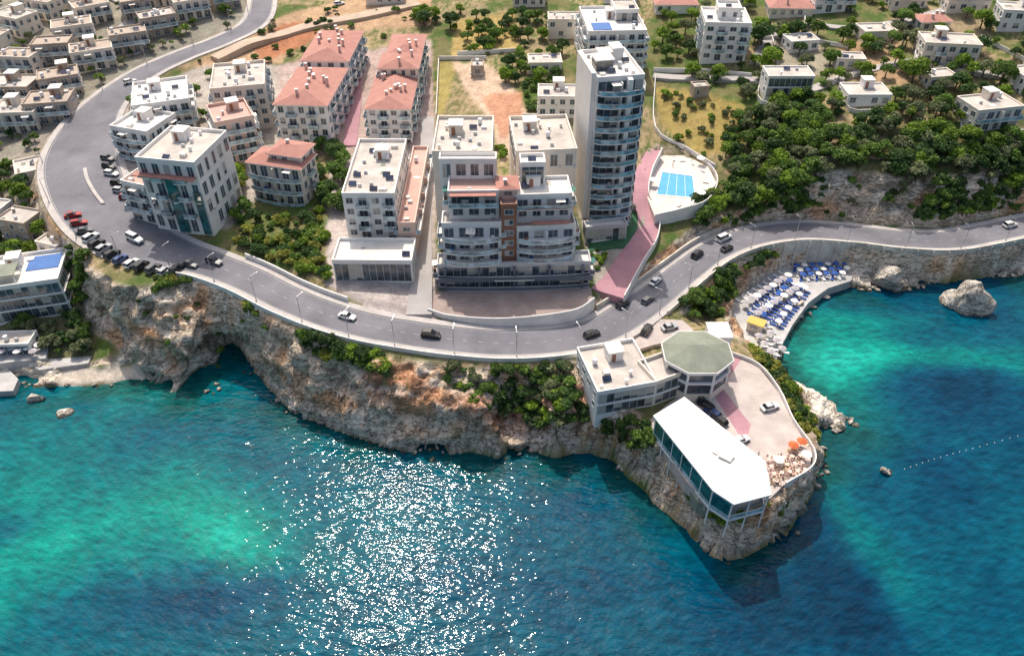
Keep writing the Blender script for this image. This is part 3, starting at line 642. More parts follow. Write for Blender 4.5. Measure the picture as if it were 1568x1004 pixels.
# B3,B4 red roof blocks
b=Bld('tiled_apartment_block'); b.block((434,226),(510,228),22.5,160,104,front='mixed',side=('balc','mixed'),roof='hip',clutter=10,ridge='y')
b.block((472,151),(540,152),25,93,48,front='win',side='mixed',roof='hip',clutter=10,ridge='y'); b.done()
b=Bld('tiled_apartment_block'); b.block((568,222),(632,222),22.5,167,114,front='mixed',side='mixed',roof='hip',clutter=9,ridge='y')
b.block((587,165),(644,165),24.5,105,82,wall='cream',front='win',side='mixed',roof='hip',clutter=4,ridge='y')
b.block((599,130),(648,130),26.5,82,54,wall='cream',front='win',side='mixed',roof='hip',clutter=3,ridge='y'); b.done()
# B5
b=Bld('white_apartment_building'); b.block((514,430),(633,431),18.6,402,368,front='glassy',side='win',roofk='roofw',clutter=2,n=1)
b.block((534,364),(611,364),22.6,300,217,front='mixed',side='win',skirt=5,clutter=26)
b.block((612,372),(638,372),22.4,345,228,wall='pink',front='win',side='balc',skirt=5,clutter=9,roofk='roofp'); b.done()
# B6 main terraced block
b=Bld('terraced_apartment_complex')
b.block((672,441),(902,436),16.9,409,392,front='curveg',side='balc',wall='grey',clutter=0,rail='darkslab',roofk='roofw',dep=1.3)
b.block((680,398),(768,397),23.9,346,328,front='curve',side='balc',clutter=1,n=3,skirt=6,dep=2.2,roofk='roof')
b.block((688,330),(764,329),34.4,297,274,front='balc',side='balc',clutter=1,n=2,skirt=16,roofk='roofp')
b.block((674,272),(760,272),40.4,248,238,front='balc',side='win',clutter=1,n=1,skirt=20,roofk='roofw')
b.block((664,262),(754,262),40.3,236,182,front=None,side='mixed',clutter=22,n=1,skirt=22,wall='cream')
b.block((768,396),(791,395),23.9,318,300,front='mixed',side=None,wall='fin',clutter=0,skirt=6,roofk='roofp')
b.block((764,335),(792,334),33,290,272,front='win',side=None,wall='pink',roof='hip',clutter=1,skirt=14)
b.block((791,394),(879,389),23.9,352,330,front='curve',side='balc',clutter=1,n=3,skirt=6,dep=2.2,roofk='roofp')
b.block((790,332),(874,329),33.4,303,276,front='balc',side='balc',clutter=3,n=2,skirt=16,roofk='roofw')
b.block((797,283),(834,282),38.6,254,240,front='glassy',side='glassy',clutter=1,n=1,skirt=16,roofk='roofw')
b.block((790,262),(882,258),37.5,236,183,front='win',side='mixed',clutter=22,n=1,skirt=20,wall='cream')
A,ux,uy,W,D,h=b.frame((790,332),(874,329),33.4,303,276)
b.m('tiles').box(A,ux,uy,W*.12,W*.9,-1.5,1.0,33.4+2.6,33.4+2.85)
b.m('tiles').box(A,ux,uy,W*.3,W*.95,-3.2,-1.9,33.0,33.25)
A,ux,uy,W,D,h=b.frame((688,330),(764,329),34.4,297,274)
b.m('tiles').box(A,ux,uy,.3,W*.95,-1.7,-.1,34.4+h+.1,34.4+h+.35)
A,ux,uy,W,D,h=b.frame((672,441),(902,436),16.9,409,392)
for t in (.05,.27,.50,.73,.95): b.m('darkslab').box(A,ux,uy,W*t-.3,W*t+.3,-1.25,-.1,16.0,23.0)
b.m('darkslab').box(A,ux,uy,-.5,W+.5,-1.7,-1.3,19.6,20.8)
b.done()
# B7 tower
b=Bld('apartment_tower'); fr=b.frame((899,346),(962,340),16.5,124,82)
b.block(0,0,16.5,0,0,front='curveg',side=('win','curveg'),clutter=22,n=13,fr_=fr,dep=2.0,roofk='roofw',rail='railb')
A,ux,uy,W,D,h=fr
b.m('white').box(A,ux,uy,-1.2,-.05,1.0,D*.9,14,16.5+h+1.5)
b.m('white').box(A,ux,uy,W*.62,W*.72,-1.9,-.06,16.5,16.5+h+.5)
b.m('cream').box(A,ux,uy,W+2.2,W+2.6,D*.6,D*.98,14,16.5+h-6)
b.m('glass').box(A,ux,uy,1,W*.45,D*.3,D*.55,16.5+h+.05,16.5+h+2.6); b.m('roofw').box(A,ux,uy,.7,W*.45+.3,D*.3-.3,D*.55+.3,16.5+h+2.6,16.5+h+2.85)
b.m('white').box(A,ux,uy,W*.55,W*.8,D*.6,D*.85,16.5+h+.05,16.5+h+3.4)
b.block((896,372),(958,366),15.8,352,343,front='glassy',side='glassy',roofk='roofw',clutter=0,n=1,wall='grey')
b.done()
terrace('lawn_terrace',P_LAWN,16.0,M('artificial_lawn',(.04,.13,.06),.9,.5,.2,6,.02),2)
pool('swimming_pool',[(905,360),(950,354),(948,364),(907,370)],16.1,.3)
# B8
b=Bld('apartment_building'); b.block((897,118),(983,116),28.5,52,14,front='balc',side='balc',clutter=8,roofk='roofw')
A,ux,uy,W,D,h=b.frame((897,118),(983,116),28.5,52,14); zt=28.5+h
b.m('bluemat').box(A,ux,uy,2,8,2.5,9,zt+.06,zt+.35); b.block(0,0,zt,0,0,front='glassy',side='win',clutter=2,n=1,fr_=(np.array([*(A[:2]+ux*W*.55+uy*D*.45),0]),ux,uy,W*.4,D*.5,3.0),skirt=0)
b.done()
# B9
b=Bld('apartment_building'); b.block((1072,92),(1140,94),31.5,38,14,front='mixed',side=('mixed','mixed'),clutter=5,roofk='roofw')
A,ux,uy,W,D,h=b.frame((1072,92),(1140,94),31.5,38,14); zt=31.5+h
b.block(0,0,zt,0,0,front='win',side='win',clutter=3,n=1,fr_=(np.array([*(A[:2]+ux*W*.3+uy*D*.35),0]),ux,uy,W*.5,D*.5,3.0),skirt=0,roofk='roofw'); b.done()
# B11/B12
b=Bld('apartment_building'); b.block((218,212),(302,200),25,166,130,front='balc',side='balc',clutter=12,roofk='roofw')
b.block((183,236),(238,246),24,196,168,front='curve',side='balc',clutter=3,roofk='roofw'); b.done()
b=Bld('apartment_building'); b.block((338,200),(418,192),25,140,102,wall='cream',front='mixed',side='mixed',clutter=12)
b.block((345,252),(402,240),23,192,165,wall='pink',front='balc',side='balc',clutter=4,roofk='roofp'); b.done()
# B15
b=Bld('seaside_building'); b.block((-40,500),(112,478),6.5,452,402,front='glassy',side='glassy',clutter=3,roofk='roofw',rail='rail')
A,ux,uy,W,D,h=b.frame((-40,500),(112,478),6.5,452,402); b.m('bluemat').box(A,ux,uy,W*.62,W*.95,D*.45,D*.9,6.5+h+.06,6.5+h+.2)
b.m('roofg').box(A,ux,uy,W*.3,W*.58,D*.1,D*.5,6.5+h+2.4,6.5+h+2.6)
for t in (.31,.57):
    for q_ in (.11,.49): b.m('frame').box(A,ux,uy,W*t-.1,W*t+.1,D*q_-.1,D*q_+.1,6.5+h,6.5+h+2.4)
b.done()
def house(name,u,v,w,d,n,yaw,wall='white',front='win',roof='flat',clutter=3,roofk=None,side='win',skirt=4,fh=3.1,base=None):
    P=GT(u,v); y=math.radians(yaw); ux=np.array((math.cos(y),math.sin(y))); uy=np.array((-ux[1],ux[0]))
    A=np.array([*(np.array(P[:2])-ux*w/2),0.0]); z=P[2]+.2 if base is None else base
    b=Bld(name); b.block(0,0,z,0,0,wall=wall,front=front,side=side,roof=roof,clutter=clutter,roofk=roofk,n=n,skirt=skirt,fr_=(A,ux,uy,w,d,n*fh),par=.5); b.done()
for a in [(15,55,14,9,2,-25),(60,30,14,9,2,-20),(110,18,14,9,2,-5),(150,38,12,9,2,35),(120,70,13,9,2,25),(30,118,12,8,2,-5),(85,98,12,8,2,10),(150,108,13,9,2,25),(205,82,12,8,2,25),(250,55,12,8,2,30),(300,30,12,8,2,30),(350,15,10,8,2,30),(215,30,10,8,2,30),(20,165,14,10,2,0),(80,190,13,10,2,10),(30,205,13,10,2,5),(100,150,12,9,2,25),(-30,90,14,10,2,-10),(285,5,12,8,2,20),(240,12,12,7,2,30)]:
    house('terraced_stone_house',*a,wall='stone' if a[0]%3 else 'cream',front='balc',roofk='roof' if a[1]%2 else 'stone',clutter=5)
hs=[('white_house',1328,163,13,9,1,0,'white','win','flat'),('white_house',1520,200,15,10,2,12,'cream','balc','flat'),('white_house',1450,100,17,10,2,-8,'cream','mixed','flat'),('white_house',1205,150,14,8,2,0,'white','glassy','flat'),('tiled_house',1210,28,15,9,1,-3,'cream','win','hip'),('white_house',1275,20,14,9,2,0,'white','mixed','flat'),('tiled_house',1035,22,15,8,1,0,'white','win','hip'),('tiled_house',835,113,11,8,1,2,'cream','win','flat'),('stone_shed',731,118,4,5,1,0,'stone','win','flat'),('white_house',853,180,12,9,2,-2,'white','win','flat'),('white_house',865,60,12,8,2,0,'cream','win','flat'),('white_house',1345,65,11,8,1,5,'cream','win','flat'),('white_house',1480,20,14,9,2,-5,'cream','win','flat'),('tiled_house',1390,15,12,9,1,0,'cream','win','hip'),('white_house',1560,50,14,9,2,-10,'white','win','flat'),('white_house',1590,150,14,9,2,10,'white','win','flat'),('white_house',30,275,9,7,1,-60,'cream','win','flat'),('white_house',1440,135,9,6,1,10,'cream','win','flat'),('white_house',810,12,12,8,2,0,'cream','win','flat'),('stone_house',30,372,9,7,2,-15,'stone','win','flat'),('white_house',1230,80,10,7,1,10,'white','win','flat'),('tiled_house',590,8,14,9,1,5,'cream','win','hip'),('stone_shed',1073,150,5,4,1,10,'stone','win','flat'),('white_house',1130,10,12,8,1,0,'cream','win','flat'),('tiled_house',1340,-5,14,9,1,0,'cream','win','hip'),('white_house',950,5,12,8,2,0,'white','win','flat'),('white_house',1300,108,9,6,1,-5,'cream','win','flat'),('tiled_house',1430,50,10,7,1,5,'cream','win','hip'),('white_house',-20,360,10,8,2,-10,'white','balc','flat'),('stone_house',78,392,7,6,1,-20,'cream','win','flat'),('white_house',20,545,10,5,1,3,'white','glassy','flat')]
for nme,u,v,w_,d_,n_,yaw,wl,fr,rf in hs: house(nme,u,v,w_,d_,n_,yaw,wl,fr,rf)
# B16 restaurant
b=Bld('cliff_restaurant')
b.block((912,635),(1000,619),11.6,604,536,wall='white',front='glassy',side='win',clutter=8,n=2,skirt=4)
b.block((1000,619),(1108,578),11.6,588,560,wall='cream',front='glassy',side='glassy',clutter=1,n=2,skirt=4,h=6.0,D=7)
c=np.array(G(1068,537,20.2)); R8=7.0
def octo(r,rot=.39): return [(c[0]+r*1.08*math.cos(rot+i*math.pi/4),c[1]+r*math.sin(rot+i*math.pi/4)) for i in range(8)]
b.m('cream').prism(octo(R8-.3),8,13.4); b.m('glass').prism(octo(R8-.5),13.4,19.3); b.m('slab').prism(octo(R8+.3),19.3,20.0); b.m('slab').prism(octo(R8+.1),16.4,16.8)
n0=len(b.m('roofg').v); o8=octo(R8+.15); b.m('roofg').v+=[(p[0],p[1],20.0) for p in o8]+[(c[0]-1.6,c[1],21.9),(c[0]+1.6,c[1],21.9)]
b.m('roofg').f+=[(n0+0,n0+1,n0+9),(n0+1,n0+2,n0+8,n0+9),(n0+2,n0+3,n0+8),(n0+3,n0+4,n0+8),(n0+4,n0+5,n0+8),(n0+5,n0+6,n0+9,n0+8),(n0+6,n0+7,n0+9),(n0+7,n0+0,n0+9)]
for i in range(8):
    p=octo(R8-.4)[i]; b.m('white').cyl(p[0],p[1],.3,13.4,19.3,8)
A=np.array(G(1088,520,19)); b.m('white').box(A,(1,0),(0,1),0,4.6,0,5,8,19.5); b.m('roofw').box(A,(1,0),(0,1),-.2,4.8,-.2,5.2,19.5,19.75)
b.done(); FOOT.append((c[:2]-8,np.array((1.,0)),np.array((0,1.)),16,16,20))
# B17 pavilion
zr_=16.6
rp=[(1000,636),(1048,607),(1172,706),(1182,757),(1124,772),(1092,751)]
P=[np.array(G(u,v,zr_)[:2]) for u,v in rp]; cc=np.mean(P,axis=0)
e=bpy.data.objects.new('terrace_pavilion',None); link(e); e.location=(cc[0],cc[1],11.4); O=(cc[0],cc[1],11.4)
m=MB(); m.prism(P,zr_-.35,zr_)
k0=len(m.v); ridge=[(P[0]+P[1])/2*.9+cc*.1,(P[2]+P[4])/2*.9+cc*.1]
m.v+=[(*p,zr_+.004) for p in P]+[(*ridge[0],zr_+.9),(*ridge[1],zr_+.9)]
m.f+=[(k0,k0+6,k0+1),(k0+1,k0+6,k0+7,k0+2),(k0+2,k0+7,k0+3),(k0+3,k0+7,k0+4),(k0+4,k0+7,k0+5),(k0+5,k0+7,k0+6,k0)]
m.obj('white_canopy_roof',M('pavilion_roof_membrane',(.76,.75,.74),.6,.2,.10,4,.02),O,e)
m=MB(); mg=MB(); mr=MB()
for i in range(6):
    a=cc+(P[i]-cc)*.95;bb=cc+(P[(i+1)%6]-cc)*.95; n_=max(1,int(np.linalg.norm(bb-a)/3.2))
    for k in range(n_):
        p=a+(bb-a)*k/n_; m.cyl(p[0],p[1],.17,6.0,zr_-.35,8)
    d=(bb-a)/np.linalg.norm(bb-a); nn=(-d[1],d[0]); l=np.linalg.norm(bb-a)
    mr.box(a,tuple(d),nn,.1,l-.1,-.04,.04,11.4,12.4); m.box(a,tuple(d),nn,.1,l-.1,-.06,.06,12.4,12.48); m.box(a,tuple(d),nn,-.1,l+.1,-.12,.12,10.9,11.38)
    if i in (4,5,0): mg.box(a,tuple(d),nn,.2,l-.2,.05,.1,12.5,zr_-.5)
m.obj('columns',MT['white'],O,e); mg.obj('glazing',MT['tealglass'],O,e); mr.obj('balustrade',MT['rail'],O,e)
m=MB(); ta=np.array(G(1112,700,zr_+.7)[:2]); m.box(ta,(.8,-.6),(.6,.8),-1.2,1.2,-1,1,zr_+.3,zr_+1.3); m.box(ta,(.8,-.6),(.6,.8),-2.6,-1.6,-.6,.6,zr_+.3,zr_+1.0); m.obj('roof_vents',MT['cream'],O,e)
terrace('lower_terrace',[(1050,742),(1088,750),(1118,776),(1100,782),(1068,768)],9.9,MT['roofg'],3)
pwall('patio_wall',[(1112,540),(1160,560),(1193,600),(1214,645),(1245,690),(1242,717),(1202,743)],11.4,.9,WHITEW,.25,2)
for pl in ([(1165,120),(1165,160),(1250,168)],[(1000,110),(1080,112),(1150,118)],[(1400,75),(1410,100),(1500,118)],[(1290,128),(1300,172),(1365,170)],[(1470,175),(1480,212),(1568,205)],[(672,95),(668,180)],[(672,92),(745,92)],[(800,180),(885,182)],[(1230,20),(1240,60),(1300,75)],[(1003,120),(1003,200),(1050,232),(1095,258)],[(1500,60),(1568,95)],[(1180,55),(1190,100)],[(700,85),(790,80)],[(1160,62),(1250,60)],[(1380,70),(1390,40),(1440,30)]):
    pwall('boundary_wall',pl,0,1.3,WHITEW,.25,1.5,False)
# ------------------------------------------------------------------ rocks
import bmesh
def rockverts(cx,cy,cz,sx,sy,sz,seed,sub):
    bm=bmesh.new(); bmesh.ops.create_icosphere(bm,subdivisions=sub,radius=1); V=np.array([v.co[:] for v in bm.verts]);Fc=np.array([[v.index for v in f.verts] for f in bm.faces]); bm.free()
    rr=np.random.default_rng(int(seed*100)); 
    for _ in range(7):
        n=rr.normal(size=3); n/=np.linalg.norm(n); d=rr.uniform(.45,.8); t=V@n-d; V=V-np.where(t>0,t,0)[:,None]*n
    n=fbm(V[:,0]*1.6+seed,V[:,1]*1.6,V[:,2]*1.6+seed,4)
    V=V*(.8+.55*n)[:,None]
    return V*np.array([sx,sy,sz])+np.array([cx,cy,cz]),Fc
def rockcol(V,seed=0):
    n=fbm(V[:,0]*.5+seed,V[:,1]*.5,V[:,2]*.6,3)[:,None]; c=np.array([.46,.41,.36])*(1-n)+np.array([.74,.69,.62])*n
    t=sst(-V[:,2],-.6,-.15)[:,None]; c=c*(1-t)+np.array([.10,.09,.065])*t
    return np.concatenate([c,np.ones((len(V),1))],1)
def rock_obj(name,lst):
    VV=[];FF=[];o=0
    for (x,y,z,sx,sy,sz,sd,sub) in lst:
        V,f=rockverts(x,y,z,sx,sy,sz,sd,sub); VV.append(V);FF.append(f+o);o+=len(V)
    V=np.concatenate(VV);return npmesh(name,V,np.concatenate(FF),[TM],rockcol(V),False)
x,y,_=G(1485,470,0); rock_obj('sea_stack_rock',[(x,y,1.5,5.0,4.4,6.6,3.3,4),(x-4,y+2,.5,3,3,3,8,3)])
x,y,_=G(1355,722,0); rock_obj('small_rock_islet',[(x,y,.2,1.4,1.1,1.3,5.1,3)])
x,y,_=G(1355,436,0); rock_obj('shore_boulder',[(x,y,1,5,3.5,4.5,6.1,4)])
x,y,_=G(58,612,0); rock_obj('shore_boulder',[(x,y,0,2.2,1.8,1.6,9.1,3)])
x,y,_=G(96,632,0); rock_obj('shore_boulder',[(x,y,-.5,2.6,1.8,1.2,2.1,3)])
lst=[]
for k in range(480):
    i=rng.integers(6,len(coastd)-20); p=coastd[i]
    if p[0]<50 and rng.random()<.6: continue
    s_=rng.uniform(.25,.85)*(1.5 if (p[0]>75 and rng.random()<.4) else 1); lst.append((p[0]+rng.normal()*.9,p[1]+rng.normal()*.9+.7,rng.uniform(-.2,.3),s_*rng.uniform(.8,1.5),s_*rng.uniform(.8,1.2),s_*rng.uniform(.5,1.0),float(k),2))
rock_obj('shoreline_rocks',lst)
# ------------------------------------------------------------------ vegetation
def leafmat(name,trans=.35):
    m,N,L,b,o=nt(name); a=attrcol(N); L.new(a.outputs['Color'],b.inputs['Base Color']); b.inputs['Roughness'].default_value=.65; b.inputs['Specular IOR Level'].default_value=.25
    t=N.new('ShaderNodeBsdfTranslucent'); L.new(a.outputs['Color'],t.inputs['Color']); mxs=N.new('ShaderNodeMixShader'); mxs.inputs[0].default_value=trans
    L.new(b.outputs[0],mxs.inputs[1]);L.new(t.outputs[0],mxs.inputs[2]);L.new(mxs.outputs[0],o.inputs[0]); return m
LEAF=leafmat('foliage'); BARK=M('bark',(.12,.09,.065),.9,2,.2,10,.02)
KC={'olive':((.13,.16,.08),(.25,.28,.14)),'bright':((.09,.17,.02),(.28,.40,.05)),'dark':((.035,.08,.025),(.10,.17,.05)),'mix':((.06,.13,.025),(.19,.29,.06)),'yellow':((.20,.22,.04),(.36,.36,.08))}
def leaves(x,y,z,r,hh,kind,dn=1.0):
    lo,hi=[np.array(c_) for c_ in KC[kind]]
    j=rng.uniform(.75,1.25); lo=lo*j;hi=hi*j
    K=max(5,int(4+r*3)); n=int(90*dn*max(1,r)**1.2)
    d=rng.normal(size=(K,3)); d/=np.linalg.norm(d,axis=1)[:,None]; d[:,2]=np.abs(d[:,2])*.9-.25
    cen=d*np.array([r*.62,r*.62,hh*.38]); cr=r*rng.uniform(.32,.52,K); ct=rng.uniform(0,1,K)
    a=rng.integers(0,K,n*K//3); e=rng.normal(size=(len(a),3)); e/=np.linalg.norm(e,axis=1)[:,None]
    e[:,2]=np.where(e[:,2]<-.3,-e[:,2],e[:,2])
    rad=cr[a]*rng.uniform(.65,1.08,len(a)); P=cen[a]+e*rad[:,None]*np.array([1,1,.8])
    nrm=e+rng.normal(size=e.shape)*.55; nrm/=np.linalg.norm(nrm,axis=1)[:,None]
    t1=np.cross(nrm,rng.normal(size=e.shape)); t1/=np.linalg.norm(t1,axis=1)[:,None]; t2=np.cross(nrm,t1)
    sz=rng.uniform(.14,.34,len(a))[:,None]*(1 if r>1.2 else .7)
    base=P+np.array([x,y,z+hh*.55])
    V=np.stack([base-t1*sz-t2*sz*.7,base+t1*sz-t2*sz*.5,base+t1*sz*.8+t2*sz,base-t1*sz*.7+t2*sz*.8],1).reshape(-1,3)
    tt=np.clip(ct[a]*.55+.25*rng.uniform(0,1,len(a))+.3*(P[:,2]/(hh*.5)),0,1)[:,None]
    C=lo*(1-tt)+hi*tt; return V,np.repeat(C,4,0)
def trunk(mb_,x,y,z,r,hh):
    tr=.06*r+.08; mb_.cyl(x,y,tr*1.3,z-1.0,z+hh*.45,6,tr*.7)
    for k in range(4):
        a=rng.uniform(0,6.28); n=len(mb_.v); l=r*.55
        p0=np.array((x,y,z+hh*rng.uniform(.25,.4))); p1=p0+np.array((math.cos(a)*l,math.sin(a)*l,hh*.25)); w0=tr*.5
        for p,w_ in ((p0,w0),(p1,w0*.4)):
            for q_ in range(4): mb_.v.append((p[0]+w_*math.cos(q_*1.57),p[1]+w_*math.sin(q_*1.57),p[2]))
        for q_ in range(4): mb_.f.append((n+q_,n+(q_+1)%4,n+4+(q_+1)%4,n+4+q_))
def veg(name,items,dn=1.0):
    if not items: return
    VV=[];CC=[];tb=MB()
    for (x,y,z,r_,h_,kd) in items:
        V,C=leaves(x,y,z,r_,h_,kd,dn); VV.append(V);CC.append(C)
        if r_>1.3: trunk(tb,x,y,z,r_,h_)
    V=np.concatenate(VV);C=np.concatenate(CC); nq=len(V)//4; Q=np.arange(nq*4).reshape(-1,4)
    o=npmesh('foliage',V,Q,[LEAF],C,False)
    e=bpy.data.objects.new(name,None); link(e); o.parent=e
    if tb.v: t=tb.obj('trunks',BARK); t.parent=e
    return e
def clear(x,y,r_):
    k=np.argmin((RC[:,0]-x)**2+(RC[:,1]-y)**2)
    if math.hypot(RC[k,0]-x,RC[k,1]-y)<RC[k,3]+1.8+r_*.6: return False
    for (a,ux,uy,W,D,t) in FOOT:
        dx=x-a[0];dy=y-a[1]; p=dx*ux[0]+dy*ux[1];q_=dx*uy[0]+dy*uy[1]
        if -r_*.6<p<W+r_*.6 and -r_*.6<q_<D+r_*.6: return False
    return True
def scat(poly,n,r0,r1,kinds,low=False,chk=True):
    us=[p[0] for p in poly];vs=[p[1] for p in poly]; out=[];t=0
    while len(out)<n and t<n*6:
        t+=1; u=rng.uniform(min(us),max(us));v=rng.uniform(min(vs),max(vs))
        if not pip(np.array([u]),np.array([v]),poly)[0]: continue
        r_=rng.uniform(r0,r1); P_=GT(u,v)
        if P_[2]<.6 or (chk and not clear(P_[0],P_[1],r_)): continue
        out.append((*P_,r_,r_*(rng.uniform(.9,1.2) if low else rng.uniform(1.6,2.1)),kinds[rng.integers(0,len(kinds))]))
    return out
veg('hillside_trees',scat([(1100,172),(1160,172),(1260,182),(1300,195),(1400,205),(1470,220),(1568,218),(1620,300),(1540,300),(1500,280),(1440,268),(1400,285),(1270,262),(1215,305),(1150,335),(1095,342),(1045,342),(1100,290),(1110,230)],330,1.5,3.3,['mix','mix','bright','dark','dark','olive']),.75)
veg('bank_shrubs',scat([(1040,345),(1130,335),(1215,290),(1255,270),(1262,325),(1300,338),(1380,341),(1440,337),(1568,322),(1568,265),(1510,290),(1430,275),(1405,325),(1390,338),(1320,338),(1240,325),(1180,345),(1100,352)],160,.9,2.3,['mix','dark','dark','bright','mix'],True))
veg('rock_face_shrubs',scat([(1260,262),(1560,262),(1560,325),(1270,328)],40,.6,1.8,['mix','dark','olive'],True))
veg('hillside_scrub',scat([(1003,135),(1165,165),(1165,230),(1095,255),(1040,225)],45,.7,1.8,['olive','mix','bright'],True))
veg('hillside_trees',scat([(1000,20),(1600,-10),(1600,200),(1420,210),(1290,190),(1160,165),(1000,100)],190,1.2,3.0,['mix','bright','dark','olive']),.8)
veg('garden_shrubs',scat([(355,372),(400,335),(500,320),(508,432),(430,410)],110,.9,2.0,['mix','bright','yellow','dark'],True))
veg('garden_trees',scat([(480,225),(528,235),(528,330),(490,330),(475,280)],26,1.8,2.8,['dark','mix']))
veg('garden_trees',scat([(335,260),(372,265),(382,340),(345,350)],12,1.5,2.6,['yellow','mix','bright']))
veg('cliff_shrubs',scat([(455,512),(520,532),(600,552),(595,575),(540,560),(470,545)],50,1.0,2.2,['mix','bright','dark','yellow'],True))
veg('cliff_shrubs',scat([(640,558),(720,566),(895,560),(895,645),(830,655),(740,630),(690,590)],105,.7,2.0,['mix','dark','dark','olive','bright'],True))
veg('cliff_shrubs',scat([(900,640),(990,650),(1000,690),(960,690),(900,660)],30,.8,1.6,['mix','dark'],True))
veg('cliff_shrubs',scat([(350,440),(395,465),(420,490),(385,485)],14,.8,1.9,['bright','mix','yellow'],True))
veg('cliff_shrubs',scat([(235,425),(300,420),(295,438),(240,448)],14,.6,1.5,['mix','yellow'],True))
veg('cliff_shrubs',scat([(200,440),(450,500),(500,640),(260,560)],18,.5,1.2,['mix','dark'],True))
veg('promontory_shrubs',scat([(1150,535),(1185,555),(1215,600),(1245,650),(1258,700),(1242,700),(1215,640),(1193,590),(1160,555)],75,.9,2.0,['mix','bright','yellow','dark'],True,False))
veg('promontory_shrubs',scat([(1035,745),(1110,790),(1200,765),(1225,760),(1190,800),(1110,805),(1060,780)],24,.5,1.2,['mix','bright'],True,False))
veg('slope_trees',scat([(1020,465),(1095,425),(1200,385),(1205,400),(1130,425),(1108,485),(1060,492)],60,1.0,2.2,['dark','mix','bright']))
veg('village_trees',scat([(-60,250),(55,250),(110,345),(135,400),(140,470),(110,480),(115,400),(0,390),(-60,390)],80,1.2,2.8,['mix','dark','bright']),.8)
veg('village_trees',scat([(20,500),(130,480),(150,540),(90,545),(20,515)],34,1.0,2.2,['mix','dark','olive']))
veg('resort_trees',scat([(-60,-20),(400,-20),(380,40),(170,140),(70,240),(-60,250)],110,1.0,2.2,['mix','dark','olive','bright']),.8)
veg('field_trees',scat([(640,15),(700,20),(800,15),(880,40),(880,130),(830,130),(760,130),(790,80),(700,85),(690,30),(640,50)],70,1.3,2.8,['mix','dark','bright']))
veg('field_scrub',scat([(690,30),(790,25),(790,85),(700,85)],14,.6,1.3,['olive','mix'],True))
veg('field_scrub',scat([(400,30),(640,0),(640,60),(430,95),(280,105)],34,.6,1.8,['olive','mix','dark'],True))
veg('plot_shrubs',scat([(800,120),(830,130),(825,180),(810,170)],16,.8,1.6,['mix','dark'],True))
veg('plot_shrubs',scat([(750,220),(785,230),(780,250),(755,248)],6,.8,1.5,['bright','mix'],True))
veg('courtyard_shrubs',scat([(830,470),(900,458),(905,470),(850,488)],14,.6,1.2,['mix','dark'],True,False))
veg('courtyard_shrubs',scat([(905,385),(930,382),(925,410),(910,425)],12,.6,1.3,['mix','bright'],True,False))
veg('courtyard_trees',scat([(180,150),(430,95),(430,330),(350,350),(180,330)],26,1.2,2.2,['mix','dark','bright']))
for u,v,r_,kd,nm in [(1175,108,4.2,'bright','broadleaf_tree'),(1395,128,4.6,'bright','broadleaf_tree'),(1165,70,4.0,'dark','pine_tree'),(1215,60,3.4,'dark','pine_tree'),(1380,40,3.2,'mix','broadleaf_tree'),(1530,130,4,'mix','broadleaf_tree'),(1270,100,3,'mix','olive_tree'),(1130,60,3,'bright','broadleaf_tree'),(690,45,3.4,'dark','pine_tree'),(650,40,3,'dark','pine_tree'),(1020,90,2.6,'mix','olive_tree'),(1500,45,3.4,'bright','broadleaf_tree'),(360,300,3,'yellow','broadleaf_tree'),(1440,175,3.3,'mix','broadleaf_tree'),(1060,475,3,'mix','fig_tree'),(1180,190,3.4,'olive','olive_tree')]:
    P_=GT(u,v); veg(nm,[(*P_,r_,r_*1.9,kd)],1.2)
